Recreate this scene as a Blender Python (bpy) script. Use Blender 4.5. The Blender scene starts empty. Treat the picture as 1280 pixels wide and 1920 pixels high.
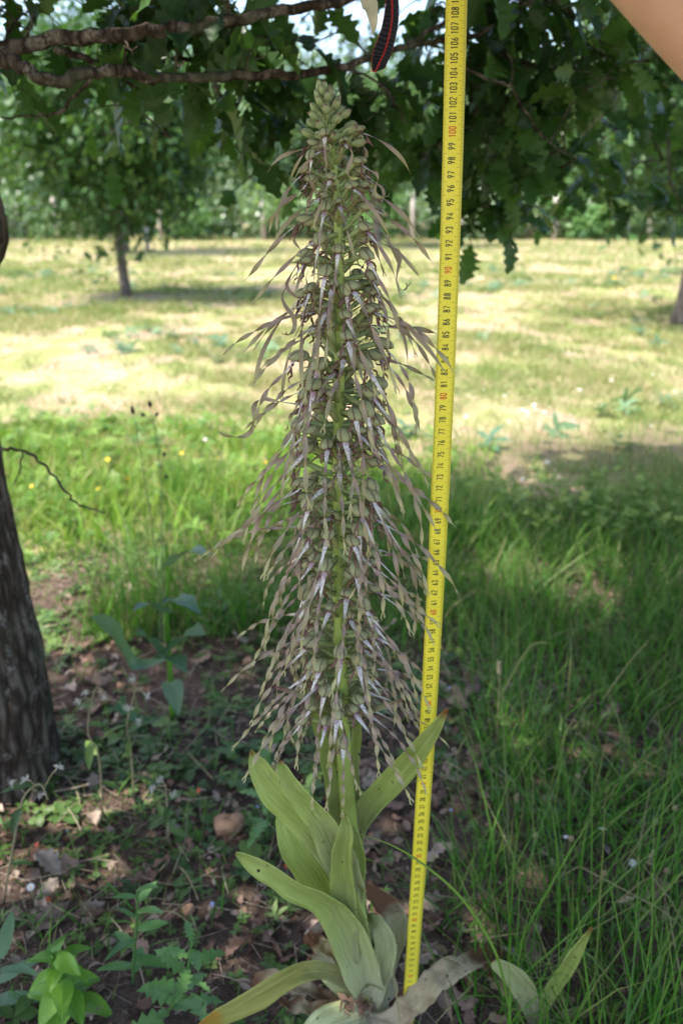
import bpy, math, random
import numpy as np
from math import sin, cos, pi, radians
from mathutils import Vector, Matrix

# ------------------------------------------------------------------ camera, world, sun
sc = bpy.context.scene
COL = sc.collection
H = 0.95                       # camera height
F = 1550.0                     # focal length in pixels of the 1280x1920 photograph
TH = radians(20.5)             # pitch below the horizon
cd = bpy.data.cameras.new('camera'); cam = bpy.data.objects.new('camera', cd); COL.objects.link(cam)
cam.location = (0, 0, H); cam.rotation_euler = (pi/2 - TH, 0, 0)
cd.sensor_fit = 'VERTICAL'; cd.sensor_height = 36; cd.lens = 36*F/1920
cd.clip_start = 0.02; cd.clip_end = 2000
cd.dof.use_dof = True; cd.dof.focus_distance = 0.665; cd.dof.aperture_fstop = 6.2
sc.camera = cam
SUN_EL, SUN_AZ = radians(62), radians(196)   # azimuth of the sun measured counter-clockwise from +X
w = bpy.data.worlds.new('World'); sc.world = w; w.use_nodes = True
wn = w.node_tree; bg = wn.nodes['Background']
sky = wn.nodes.new('ShaderNodeTexSky'); sky.sky_type = 'NISHITA'; sky.sun_disc = False
sky.sun_elevation = SUN_EL; sky.sun_rotation = pi/2 - SUN_AZ
sky.air_density = 1.0; sky.dust_density = 2.5; sky.ozone_density = 1.0
wn.links.new(sky.outputs[0], bg.inputs[0]); bg.inputs[1].default_value = 0.15
sd = bpy.data.lights.new('sun', 'SUN'); sun = bpy.data.objects.new('sun', sd); COL.objects.link(sun)
sd.energy = 3.0; sd.angle = radians(0.55); sd.color = (1.0, 0.95, 0.86)
sdir = Vector((cos(SUN_EL)*cos(SUN_AZ), cos(SUN_EL)*sin(SUN_AZ), sin(SUN_EL)))
sun.rotation_euler = sdir.to_track_quat('Z', 'Y').to_euler()
sc.view_settings.view_transform = 'Standard'; sc.view_settings.look = 'None'
sc.view_settings.gamma = 1; sc.view_settings.use_curve_mapping = False
sc.view_settings.exposure = 1.85
sc.cycles.max_bounces = 8; sc.cycles.diffuse_bounces = 4; sc.cycles.transmission_bounces = 4
sc.cycles.transparent_max_bounces = 4

rng = np.random.default_rng(7); R = random.Random(11)
CT, ST = cos(TH), sin(TH)

def ray(px, py):
    a = (px-640)/F; b = -(py-960)/F
    return np.array([a, CT + b*ST, -ST + b*CT])
def at(px, py, Y):
    """point seen at photo pixel px,py standing Y metres in front of the camera foot"""
    r = ray(px, py); return np.array([0, 0, H]) + r*(Y/r[1])

# ------------------------------------------------------------------ noise and terrain
def _h(i, j, s):
    n = (i*374761393 + j*668265263 + s*1442695041) & 0xffffffff
    n = ((n ^ (n >> 13))*1274126177) & 0xffffffff
    return ((n ^ (n >> 16)) & 0xffff)/65535.0
def vn(x, y, sc_, seed=0):
    x = np.asarray(x, float)/sc_ + 1000; y = np.asarray(y, float)/sc_ + 1000
    i = np.floor(x).astype(np.int64); j = np.floor(y).astype(np.int64)
    u = x-i; v = y-j; u = u*u*(3-2*u); v = v*v*(3-2*v)
    return (_h(i, j, seed)*(1-u)+_h(i+1, j, seed)*u)*(1-v)+(_h(i, j+1, seed)*(1-u)+_h(i+1, j+1, seed)*u)*v
def gh(x, y):
    x = np.asarray(x, float); y = np.asarray(y, float)
    near = np.clip(1-np.hypot(x, y-0.74)/0.25, 0, 1)
    a = (vn(x, y, .35, 1)-.5)*.035 + (vn(x, y, .11, 2)-.5)*.014 + (vn(x, y, 1.7, 3)-.5)*.05
    return a*(1-near)
def gp(px, py):
    r = ray(px, py); k = H/-r[2]; p = np.array([0, 0, H])+r*k
    p[2] = float(gh(p[0], p[1])); return p

# ------------------------------------------------------------------ mesh helpers
def cr(P, n):
    """Catmull-Rom resample of control rows"""
    P = np.asarray(P, float); Q = np.vstack([2*P[0]-P[1], P, 2*P[-1]-P[-2]])
    t = np.linspace(0, len(P)-1-1e-6, n); i = t.astype(int); u = (t-i)[:, None]
    a, b, c, d = Q[i], Q[i+1], Q[i+2], Q[i+3]
    return .5*(2*b+(c-a)*u+(2*a-5*b+4*c-d)*u*u+(3*b-a-3*c+d)*u**3)
def unit(v):
    return v/(np.linalg.norm(v, axis=-1, keepdims=True)+1e-12)

class MB:
    def __init__(s): s.v = []; s.f = []; s.uv = []; s.r = []; s.m = []
    def add(s, V, Fs, UV=None, rnd=0.5, mi=0):
        o = len(s.v); V = np.asarray(V, float)
        s.v += V.tolist(); s.uv += (np.asarray(UV).tolist() if UV is not None else [[.5, .5]]*len(V))
        s.r += [rnd]*len(V)
        for f in Fs: s.f.append([i+o for i in f]); s.m.append(mi)
        return s
    def build(s, name, mats, parent=None, smooth=True):
        me = mesh_py(name, s.v, s.f, s.uv, s.r, s.m, mats, smooth)
        return link(name, me, parent)
def mesh_py(name, v, f, uv, r, m, mats, smooth=True):
    me = bpy.data.meshes.new(name); me.from_pydata(v, [], f)
    for mt in (mats if isinstance(mats, (list, tuple)) else [mats]): me.materials.append(mt)
    if m: me.polygons.foreach_set('material_index', m)
    me.polygons.foreach_set('use_smooth', [smooth]*len(f))
    a = me.attributes.new('rnd', 'FLOAT', 'POINT'); a.data.foreach_set('value', r)
    a = me.attributes.new('st', 'FLOAT_VECTOR', 'POINT')
    a.data.foreach_set('vector', np.c_[np.asarray(uv, float).reshape(-1, 2), np.zeros(len(v))].ravel())
    me.update(); return me
def link(name, me, parent=None, loc=None):
    o = bpy.data.objects.new(name, me); COL.objects.link(o)
    if parent: o.parent = parent
    if loc is not None: o.location = loc
    return o
def mesh_np(name, V, tris, quads, rnd, st, mats, smooth=True):
    """V (n,3); tris (a,3); quads (b,4)"""
    me = bpy.data.meshes.new(name)
    nt, nq = len(tris), len(quads)
    me.vertices.add(len(V)); me.vertices.foreach_set('co', V.astype(np.float32).ravel())
    idx = np.concatenate([np.asarray(quads).ravel(), np.asarray(tris).ravel()]).astype(np.int32)
    me.loops.add(len(idx)); me.loops.foreach_set('vertex_index', idx)
    me.polygons.add(nt+nq)
    ls = np.concatenate([np.arange(nq)*4, nq*4+np.arange(nt)*3]).astype(np.int32)
    me.polygons.foreach_set('loop_start', ls)
    me.polygons.foreach_set('use_smooth', np.full(nt+nq, smooth))
    me.materials.append(mats)
    a = me.attributes.new('rnd', 'FLOAT', 'POINT'); a.data.foreach_set('value', np.asarray(rnd, np.float32))
    a = me.attributes.new('st', 'FLOAT_VECTOR', 'POINT')
    a.data.foreach_set('vector', np.c_[st, np.zeros(len(V))].astype(np.float32).ravel())
    me.update(calc_edges=True); me.validate(); return me
def rot(yaw, pitch, roll):
    """R = Rz(yaw) Ry(pitch) Rx(roll), vectorised"""
    cy, sy, cp, sp, c_, s_ = np.cos(yaw), np.sin(yaw), np.cos(pitch), np.sin(pitch), np.cos(roll), np.sin(roll)
    M = np.empty((len(yaw), 3, 3))
    M[:, 0, 0] = cy*cp; M[:, 0, 1] = cy*sp*s_-sy*c_; M[:, 0, 2] = cy*sp*c_+sy*s_
    M[:, 1, 0] = sy*cp; M[:, 1, 1] = sy*sp*s_+cy*c_; M[:, 1, 2] = sy*sp*c_-cy*s_
    M[:, 2, 0] = -sp; M[:, 2, 1] = cp*s_; M[:, 2, 2] = cp*c_
    return M
def scatter(name, tmpl, T, Rm, S, rnd, mat, parent=None):
    """tmpl = (V, tris, quads, st) copied to positions T"""
    V, tris, quads, st = tmpl; n, k = len(T), len(V)
    if n == 0: return None
    P = np.einsum('nij,kj->nki', Rm, V)*np.reshape(S, (-1, 1, 1))+T[:, None, :]
    off = (np.arange(n)*k)[:, None, None]
    tr = (np.asarray(tris, int).reshape(-1, 3)[None]+off).reshape(-1, 3)
    qd = (np.asarray(quads, int).reshape(-1, 4)[None]+off).reshape(-1, 4)
    me = mesh_np(name, P.reshape(-1, 3), tr, qd, np.repeat(rnd, k), np.tile(st, (n, 1)), mat)
    return link(name, me, parent)

def tube(mb, pts, rad, seg=8, rnd=.5, mi=0, cap=True, rough=0.0):
    P = np.asarray(pts, float); n = len(P); r = np.broadcast_to(np.asarray(rad, float), (n,))
    T = unit(np.gradient(P, axis=0)); ref = np.array([0, 0, 1.]) if abs(T[0][2]) < .8 else np.array([0, 1., 0])
    N = unit(np.cross(T[0], ref)); V = []; UV = []; L = 0
    for i in range(n):
        N = unit(N-T[i]*np.dot(N, T[i])); B = np.cross(T[i], N)
        if i: L += np.linalg.norm(P[i]-P[i-1])
        for k in range(seg):
            a = 2*pi*k/seg; rr = r[i]*(1+rough*(R.random()-.5))
            V.append(P[i]+(N*cos(a)+B*sin(a))*rr); UV.append((k/seg, L))
    Fs = [(i*seg+k, i*seg+(k+1) % seg, (i+1)*seg+(k+1) % seg, (i+1)*seg+k) for i in range(n-1) for k in range(seg)]
    if cap: Fs += [tuple(range(seg))[::-1], tuple((n-1)*seg+k for k in range(seg))]
    mb.add(V, Fs, UV, rnd, mi)
def ribbon(mb, pts, wid, up=(0, -1, 0), nu=4, fold=0.0, twist=0.0, n=None, rnd=.5, mi=0, ruffle=0.0, seed=0, v0=0, v1=1):
    """leaf-like strip: width profile wid (control values), fold = V-shape, twist in radians (scalar end value or list)"""
    P = np.asarray(pts, float); n = n or max(8, len(P)*5)
    C = cr(P, n); W = np.interp(np.linspace(0, 1, n), np.linspace(0, 1, len(wid)), wid)
    fo = np.interp(np.linspace(0, 1, n), np.linspace(0, 1, len(np.atleast_1d(fold))), np.atleast_1d(fold)) if np.ndim(fold) else np.full(n, fold)
    tw = np.interp(np.linspace(0, 1, n), np.linspace(0, 1, len(twist)), twist) if np.ndim(twist) else np.linspace(0, twist, n)
    T = unit(np.gradient(C, axis=0)); upv = np.asarray(up, float); N = unit(upv-T[0]*np.dot(upv, T[0]))
    rr = random.Random(seed); ph = rr.random()*6; V = []; UV = []
    for i in range(n):
        N = unit(N-T[i]*np.dot(N, T[i])); B = np.cross(T[i], N)
        a = tw[i]; n2 = N*cos(a)+B*sin(a); b2 = np.cross(T[i], n2)
        for j in range(nu+1):
            u = 2*j/nu-1
            off = b2*(u*W[i]/2)+n2*(fo[i]*abs(u)**1.5*W[i]/2 + ruffle*u*u*W[i]*sin(i*9.0/n*3+ph+2*u))
            V.append(C[i]+off); UV.append((j/nu, v0+(v1-v0)*i/(n-1)))
    m = nu+1
    mb.add(V, [(i*m+j, i*m+j+1, (i+1)*m+j+1, (i+1)*m+j) for i in range(n-1) for j in range(nu)], UV, rnd, mi)

# ------------------------------------------------------------------ things
def thing(name, label, cat, loc=(0, 0, 0), group=None):
    o = bpy.data.objects.new(name, None); COL.objects.link(o); o.location = loc; o.empty_display_size = .05
    return tag(o, label, cat, group)
def tag(o, label, cat, group=None, kind=None):
    o['label'] = label; o['category'] = cat
    if group: o['group'] = group
    if kind: o['kind'] = kind
    return o

# ------------------------------------------------------------------ materials
class NT:
    def __init__(s, name):
        s.m = bpy.data.materials.new(name); s.m.use_nodes = True; s.t = s.m.node_tree
        s.t.nodes.clear(); s.out = s.t.nodes.new('ShaderNodeOutputMaterial')
    def n(s, typ, **k):
        x = s.t.nodes.new(typ)
        for a, b in k.items(): setattr(x, a, b)
        return x
    def set(s, sock, v):
        if isinstance(v, bpy.types.NodeSocket): s.t.links.new(v, sock)
        elif isinstance(v, (tuple, list)) and len(v) == 3 and sock.type == 'RGBA': sock.default_value = (*v, 1)
        else: sock.default_value = v
    def attr(s, nm, out='Fac'): x = s.n('ShaderNodeAttribute', attribute_name=nm); return x.outputs[out]
    def obj(s): return s.n('ShaderNodeTexCoord').outputs['Object']
    def pos(s): return s.n('ShaderNodeNewGeometry').outputs['Position']
    def noise(s, scale, detail=3, vec=None, rough=.55, dist=0):
        x = s.n('ShaderNodeTexNoise'); s.set(x.inputs['Scale'], scale); s.set(x.inputs['Detail'], detail)
        s.set(x.inputs['Roughness'], rough); s.set(x.inputs['Distortion'], dist)
        if vec is not None: s.set(x.inputs['Vector'], vec)
        return x.outputs['Fac']
    def voro(s, scale, vec=None, feat='F1', out='Distance'):
        x = s.n('ShaderNodeTexVoronoi', feature=feat); s.set(x.inputs['Scale'], scale)
        if vec is not None: s.set(x.inputs['Vector'], vec)
        return x.outputs[out]
    def ramp(s, fac, stops):
        x = s.n('ShaderNodeValToRGB'); s.set(x.inputs[0], fac); e = x.color_ramp.elements
        while len(e) < len(stops): e.new(.5)
        for k, (p, c) in enumerate(stops): e[k].position = p; e[k].color = (*c, 1) if len(c) == 3 else c
        return x.outputs[0]
    def fr(s, fac, a, b):      # float ramp a..b -> 0..1
        x = s.n('ShaderNodeMapRange'); s.set(x.inputs[0], fac); s.set(x.inputs[1], a); s.set(x.inputs[2], b); return x.outputs[0]
    def mix(s, f, a, b, mode='MIX'):
        x = s.n('ShaderNodeMix', data_type='RGBA', blend_type=mode); s.set(x.inputs[0], f); s.set(x.inputs[6], a); s.set(x.inputs[7], b); return x.outputs[2]
    def math(s, op, a, b=0.0, c=None):
        x = s.n('ShaderNodeMath', operation=op); s.set(x.inputs[0], a); s.set(x.inputs[1], b)
        if c is not None: s.set(x.inputs[2], c)
        return x.outputs[0]
    def sep(s, v): x = s.n('ShaderNodeSeparateXYZ'); s.set(x.inputs[0], v); return x.outputs
    def scl(s, v, xyz): x = s.n('ShaderNodeVectorMath', operation='MULTIPLY'); s.set(x.inputs[0], v); x.inputs[1].default_value = xyz; return x.outputs[0]
    def bump(s, hgt, strength=.3, dist=.002):
        x = s.n('ShaderNodeBump'); s.set(x.inputs['Height'], hgt); x.inputs['Strength'].default_value = strength; x.inputs['Distance'].default_value = dist; return x.outputs[0]
    def fin(s, col, rough=.6, transl=0, bump=None, spec=.5, sss=0):
        p = s.n('ShaderNodeBsdfPrincipled'); s.set(p.inputs['Base Color'], col); s.set(p.inputs['Roughness'], rough)
        p.inputs['Specular IOR Level'].default_value = spec
        if sss: p.inputs['Subsurface Weight'].default_value = sss; p.inputs['Subsurface Radius'].default_value = (.012, .005, .003); p.inputs['Subsurface Scale'].default_value = 1
        if bump is not None: s.set(p.inputs['Normal'], bump)
        sh = p.outputs[0]
        if transl:
            t = s.n('ShaderNodeBsdfTranslucent'); s.set(t.inputs[0], s.mix(1.0, col, (1.0, 1.0, .55), 'MULTIPLY'))
            m = s.n('ShaderNodeMixShader'); m.inputs[0].default_value = transl
            s.t.links.new(sh, m.inputs[1]); s.t.links.new(t.outputs[0], m.inputs[2]); sh = m.outputs[0]
        s.t.links.new(sh, s.out.inputs[0]); return s.m

def foliage(name, c0, c1, c2, rough=.45, transl=.3, spec=.4, scale=8):
    n = NT(name); r = n.attr('rnd')
    f = n.math('ADD', n.math('MULTIPLY', n.noise(scale, 2, n.pos()), .35), n.math('MULTIPLY', r, .7))
    v = n.sep(n.attr('st', 'Vector'))
    c = n.ramp(f, [(.12, c0), (.5, c1), (.9, c2)])
    rib = n.fr(n.math('ABSOLUTE', n.math('SUBTRACT', v[0], .5)), .0, .05)
    c = n.mix(n.math('MULTIPLY', n.math('SUBTRACT', 1.0, rib), .25), c, tuple(min(1, x*1.7+.03) for x in c1))
    return n.fin(c, rough, transl, spec=spec)
G = {}
G['oak'] = foliage('oak_leaf', (.022, .06, .014), (.042, .105, .022), (.08, .165, .03), .42, .38)
G['oakfar'] = foliage('oak_foliage', (.04, .085, .026), (.07, .14, .04), (.11, .19, .05), .45, .30)
G['oakmid'] = foliage('oak_foliage_near', (.03, .075, .02), (.05, .12, .03), (.09, .18, .045), .42, .32)
G['hedge'] = foliage('hedge_foliage', (.08, .15, .06), (.15, .26, .10), (.27, .38, .17), .34, .36, .7)
G['hedge2'] = foliage('hedge_foliage_bluish', (.09, .16, .08), (.17, .27, .14), (.28, .38, .23), .34, .34, .7)
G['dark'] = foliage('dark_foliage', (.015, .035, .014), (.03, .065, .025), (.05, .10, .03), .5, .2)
G['weed'] = foliage('weed_leaf', (.06, .15, .04), (.10, .22, .06), (.16, .30, .09), .42, .3, scale=30)
G['bright'] = foliage('bright_weed_leaf', (.10, .24, .025), (.17, .36, .04), (.24, .44, .06), .4, .35, scale=30)
G['lush'] = foliage('lush_weed_leaf', (.06, .14, .02), (.12, .24, .03), (.22, .34, .06), .45, .35, scale=30)
G['grey'] = foliage('grey_green_leaf', (.07, .15, .08), (.11, .21, .11), (.17, .27, .14), .45, .3, scale=30)
G['cover'] = foliage('ground_cover_leaf', (.045, .09, .022), (.085, .16, .035), (.16, .24, .06), .5, .3, scale=30)
G['lime'] = foliage('lime_weed_leaf', (.12, .20, .03), (.20, .30, .05), (.32, .40, .10), .5, .35, scale=30)

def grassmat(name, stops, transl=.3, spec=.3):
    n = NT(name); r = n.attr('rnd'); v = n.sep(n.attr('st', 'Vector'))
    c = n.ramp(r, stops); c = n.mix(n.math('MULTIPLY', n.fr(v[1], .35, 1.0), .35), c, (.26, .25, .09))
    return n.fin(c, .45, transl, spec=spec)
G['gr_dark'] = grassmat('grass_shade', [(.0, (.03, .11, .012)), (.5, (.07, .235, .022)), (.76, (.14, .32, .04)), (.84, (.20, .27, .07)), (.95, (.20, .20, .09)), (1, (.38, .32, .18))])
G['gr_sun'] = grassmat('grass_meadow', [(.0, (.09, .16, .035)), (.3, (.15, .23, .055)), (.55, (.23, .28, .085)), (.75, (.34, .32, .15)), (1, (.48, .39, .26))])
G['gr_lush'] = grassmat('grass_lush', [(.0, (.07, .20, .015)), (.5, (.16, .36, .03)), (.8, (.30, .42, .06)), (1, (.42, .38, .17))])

def simple(name, c, rough=.6, transl=0, spec=.4, var=.25, scale=60):
    n = NT(name); f = n.math('ADD', n.math('MULTIPLY', n.noise(scale, 3, n.pos()), .6), n.math('MULTIPLY', n.attr('rnd'), .4))
    return n.fin(n.ramp(f, [(.25, tuple(x*(1-var) for x in c)), (.75, tuple(min(1, x*(1+var)) for x in c))]), rough, transl, spec=spec)

def bark():
    n = NT('oak_bark'); p = n.scl(n.pos(), (1, 1, .22))
    wp = n.n('ShaderNodeVectorMath', operation='MULTIPLY_ADD'); nz = n.n('ShaderNodeTexNoise'); nz.inputs['Scale'].default_value = 30; n.set(nz.inputs['Vector'], p); n.set(wp.inputs[0], nz.outputs['Color']); wp.inputs[1].default_value = (.03, .03, .03); n.set(wp.inputs[2], p); big = n.voro(46, wp.outputs[0], 'DISTANCE_TO_EDGE'); fine = n.noise(120, 5, p, .6)
    h = n.math('ADD', n.math('MULTIPLY', n.fr(big, 0, .35), .6), n.math('MULTIPLY', fine, .9))
    c = n.ramp(h, [(.3, (.016, .011, .008)), (.7, (.060, .043, .032)), (1.0, (.14, .11, .088))])
    li = n.fr(n.noise(34, 4, n.scl(n.pos(), (1, 1, .6)), .65), .54, .62)
    c = n.mix(n.math('MULTIPLY', n.math('MULTIPLY', li, .7), n.fr(n.noise(190, 3, n.pos()), .42, .6)), c, (.27, .24, .21))
    ms = n.fr(n.noise(7, 4, n.pos(), .6), .52, .62)
    c = n.mix(n.math('MULTIPLY', ms, .6), c, (.075, .08, .05))
    return n.fin(c, .9, bump=n.bump(h, 1.0, .006), spec=.15)
G['bark'] = bark()
def barkp():
    n = NT('young_bark'); p = n.scl(n.pos(), (1, 1, .4)); f = n.noise(30, 5, p, .65)
    return n.fin(n.ramp(f, [(.3, (.07, .055, .045)), (.55, (.16, .13, .11)), (.75, (.34, .31, .28))]), .9, bump=n.bump(f, .6, .01), spec=.15)
G['bark2'] = barkp()

def groundmat():
    n = NT('ground_soil_and_turf'); p = n.pos(); z = n.attr('rnd')
    a = n.noise(1.1, 6, p, .62); b = n.noise(5.5, 5, p, .65); c_ = n.noise(45, 5, p, .7); d = n.noise(220, 3, p, .6)
    dry = n.ramp(n.math('ADD', n.math('MULTIPLY', b, .6), n.math('MULTIPLY', c_, .4)),
                 [(.3, (.20, .14, .09)), (.5, (.39, .28, .20)), (.66, (.44, .32, .24)), (.8, (.48, .36, .28))])
    grn = n.ramp(n.math('ADD', n.math('MULTIPLY', c_, .6), n.math('MULTIPLY', b, .4)), [(.3, (.15, .18, .06)), (.55, (.25, .27, .10)), (.75, (.36, .34, .16))])
    fld = n.mix(n.fr(n.math('ADD', n.math('MULTIPLY', a, .35), n.math('MULTIPLY', n.noise(3.2, 5, n.scl(p, (1, .45, 1)), .65), .65)), .43, .57), dry, grn)
    lit = n.ramp(n.math('ADD', n.math('MULTIPLY', c_, .65), n.math('MULTIPLY', d, .35)),
                 [(.3, (.028, .020, .015)), (.48, (.075, .052, .040)), (.6, (.14, .10, .078)), (.78, (.26, .20, .155))])
    c = n.mix(z, fld, lit)
    h = n.math('ADD', n.math('MULTIPLY', c_, .7), n.math('MULTIPLY', d, .4))
    return n.fin(c, .95, bump=n.bump(h, .9, .012), spec=.1)
G['ground'] = groundmat()

# ------------------------------------------------------------------ the setting: ground
def litter_zone(x, y):
    """1 where the bare leaf litter under the oak lies, 0 on the open meadow"""
    d = np.hypot((x-0.35)/2.1, (y-.75)/1.75)+(vn(x, y, .5, 9)-.5)*.35
    e = np.hypot((x-1.05)/.75, (y-3.15)/.42)+(vn(x, y, .25, 19)-.5)*.8
    return np.maximum(np.clip((1.05-d)/.16, 0, 1), .7*np.clip((1.0-e)/.4, 0, 1))
def axis(a, b, fine, grow):
    out = [0]; s = fine
    while out[-1] < b: out.append(out[-1]+s); s *= grow
    neg = [0]; s = fine
    while neg[-1] > a: neg.append(neg[-1]-s); s *= grow
    return np.array(sorted(set(neg+out)))
gx = axis(-400, 400, .03, 1.06); gy = axis(-300, 600, .03, 1.05)+.9
X, Y = np.meshgrid(gx, gy); Zg = gh(X, Y)*np.clip(1.3-np.hypot(X, Y)/60, 0, 1)
V = np.c_[X.ravel(), Y.ravel(), Zg.ravel()]; nx = len(gx); ny = len(gy)
i, j = np.meshgrid(np.arange(nx-1), np.arange(ny-1)); b0 = (j*nx+i).ravel()
me = mesh_np('ground', V, np.zeros((0, 3), int), np.c_[b0, b0+1, b0+nx+1, b0+nx], litter_zone(X.ravel(), Y.ravel()), np.zeros((len(V), 2)), G['ground'])
ground = link('ground', me); ground['kind'] = 'structure'

# ------------------------------------------------------------------ leaf templates
def blade_tmpl(wf, n, nu=2, curl=.15, fold=.2, length=1.0, droop=.3):
    """leaf lying along +X from the origin, normal +Z; wf(v) gives full width"""
    V = []; st = []
    for i in range(n):
        v = i/(n-1); wd = wf(v)
        for j in range(nu+1):
            u = 2*j/nu-1
            V.append((v*length, u*wd/2, -droop*v*v*length*.5+fold*abs(u)*wd/2+curl*.1*sin(7*v+3*u))); st.append((j/nu, v))
    m = nu+1
    q = [(i*m+j, i*m+j+1, (i+1)*m+j+1, (i+1)*m+j) for i in range(n-1) for j in range(nu)]
    return (np.array(V), np.zeros((0, 3), int), np.array(q), np.array(st))
def oak_w(k, depth=.45, wmax=.62):
    def f(v):
        if v < .08: return .03
        t = (v-.08)/.92; env = wmax*(sin(pi*min(1, t**1.15*.97+.02)))**.65
        lob = 1-depth*(.5+.5*cos(2*pi*(t*k+.5)))**1.2
        return max(.015, env*lob)
    return f
OAK = [blade_tmpl(oak_w(4+.5*k, .40+.05*k, .55+.05*k), 24, 2, .3, .15+.1*k, 1, .15+.2*k) for k in range(4)]
OAKLO = blade_tmpl(oak_w(3, .3, .6), 8, 1, .2, .0, 1, .2)
def lens_w(wm, p=1.0): return lambda v: max(.012, wm*sin(pi*v**p)**.8)
SIMPLE = blade_tmpl(lens_w(.5), 4, 1, .1, 0, 1, .2)
LANCE = blade_tmpl(lens_w(.32, .8), 9, 2, .1, .35, 1, .5)

# ------------------------------------------------------------------ trees
def crown_points(n, rad, rngs, clumps=40, spread=.32, shell=.35):
    """leaf positions gathered into clumps inside an ellipsoid"""
    c = unit(rngs.normal(size=(clumps, 3)))*(rngs.random((clumps, 1))**shell)
    k = rngs.integers(0, clumps, n); sz = .6+.8*rngs.random(clumps)
    p = c[k]+rngs.normal(size=(n, 3))*spread*sz[k][:, None]*.6
    return p*np.asarray(rad), k
def make_crown(name, n, rad, leaf, seed, mat, zmin=None, clumps=40, spread=.32, tmpl=SIMPLE):
    rg = np.random.default_rng(seed); p, k = crown_points(n, rad, rg, clumps, spread)
    if zmin is not None: p = p[p[:, 2] > zmin]
    n = len(p); Rm = rot(rg.random(n)*2*pi, rg.normal(.5, .5, n), rg.normal(0, .6, n))
    tone = rg.random(clumps)
    rn = np.clip(rg.random(n)*.55+tone[k[:n]]*.45, 0, 1)
    V_, t_, q_, s_ = tmpl; S = leaf*(.6+.8*rg.random(n))
    k_ = len(V_); P = np.einsum('nij,kj->nki', Rm, V_)*S[:, None, None]+p[:, None, :]
    off = (np.arange(n)*k_)[:, None, None]
    return mesh_np(name, P.reshape(-1, 3), np.zeros((0, 3), int), (q_[None]+off).reshape(-1, 4), np.repeat(rn, k_), np.tile(s_, (n, 1)), mat)

def simple_tree(name, label, loc, crown_me, cz, trunk_r, h, group=None, lean=(0, 0), cscale=1, rotz=0, bm='bark2', cat='tree', nb=6, off=(0, 0)):
    t = thing(name, label, cat, loc, group)
    mb = MB(); top = np.array([off[0]*.7+lean[0], off[1]*.7+lean[1], h])
    P = cr([(0, 0, -.1), (lean[0]*.3, lean[1]*.3, h*.35), (lean[0]*.7, lean[1]*.6, h*.7), top], 12)
    tube(mb, P, np.interp(np.linspace(0, 1, 12), [0, .12, 1], [trunk_r*1.3, trunk_r, trunk_r*.3]), 10, rough=.12)
    mb.build('trunk', G[bm], t)
    for b in range(nb):
        m2 = MB(); a = b*2.4; st_ = P[5+b % 5]; L = cz*.35
        Q = cr([st_, st_+np.array([cos(a)*L*.5, sin(a)*L*.5, L*.35]), st_+np.array([cos(a)*L, sin(a)*L, L*.6])], 6)
        tube(m2, Q, np.linspace(trunk_r*.4, trunk_r*.1, 6), 6); m2.build('branch', G[bm], t)
    c = link('crown', crown_me, t, (off[0], off[1], cz)); c.rotation_euler[2] = rotz; c.scale = (cscale,)*3; c['kind'] = 'stuff'
    return t

# the young oak in the meadow, left
p = gp(238, 556)
simple_tree('oak_tree', 'young oak in the sunny meadow, dark rounded crown on a thin straight trunk', p,
            make_crown('crown', 15000, (1.0, .95, 1.0), .085, 21, G['oakmid'], None, 70, .36, OAKLO), 1.75, .058, 1.9, lean=(-.12, 0), nb=8)
# the oak cut by the right edge of the frame
p = gp(1289, 606)
simple_tree('oak_tree', 'oak at the right edge, its pale-footed trunk cut by the frame', p,
            make_crown('crown', 15000, (1.25, 1.2, 1.15), .10, 22, G['oakmid'], None, 110, .34, OAKLO), 2.05, .13, 2.2, lean=(.1, 0), off=(.15, .1), nb=8)
# two orchard oaks out in the meadow whose shade lies on the grass
for k, (px, py, lab, s) in enumerate([(706, 462, 'orchard oak before the hedge, hidden in part by the orchid spike', 1.0),
                                      (236, 474, 'orchard oak far back, half hidden behind the young meadow oak', 1.1)]):
    p = gp(px, py)
    simple_tree('oak_tree', lab, p, make_crown('crown', 7000, (1.5, 1.4, 1.3), .13, 30+k, G['oakfar'], None, 60, .36), 2.6*s, .09, 2.6, nb=4)

# the hedge of trees closing the meadow: each tree its own
CR = [make_crown('crown', 8500, (2.2, 2.0, 2.9), .20, 40+k, G['hedge' if k % 2 else 'hedge2'], -2.85, 90, .24) for k in range(4)]
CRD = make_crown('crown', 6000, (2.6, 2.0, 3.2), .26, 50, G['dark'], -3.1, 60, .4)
kinds = ['pale green leafy tree', 'bushy mid-green tree', 'light-leaved broad tree', 'grey-green loose tree']
where = ['leftmost beyond the meadow fence', 'second from left beyond the meadow fence', 'behind the young meadow oak', 'just left of the orchid top, far back',
         'directly behind the orchid spike, far back', 'right behind the measuring tape, far back', 'far back right of the tape', 'far back above the pale fence posts at right', 'far back left of the right-hand oak', 'rightmost beyond the meadow fence']
xs = np.linspace(-13.5, 13.5, 10)
for k, x in enumerate(xs):
    s = .82+.30*((k*7) % 5)/5
    simple_tree('hedge_tree', kinds[k % 4]+' '+where[k], (x+R.uniform(-.6, .6), 27.5+R.uniform(-1.2, 1.8), 0), CR[k % 4], 2.85*s, .14, 3.4, 'trees closing the far side of the meadow', cscale=s, rotz=k*1.7, nb=3)
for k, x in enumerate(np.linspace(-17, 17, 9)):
    t = simple_tree('hedge_tree', 'dark tree in the second row behind hedge tree %s' % ['at the far left', 'left', 'left of the young oak', 'near the orchid', 'at centre', 'right of the tape', 'right', 'near the right oak', 'at the far right'][k],
                (x, 32.5+R.uniform(-.8, .8), 0), CRD, 3.0, .16, 3.5, 'dark trees behind the hedge', cscale=.95+.1*(k % 3), rotz=k, nb=0)
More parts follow.
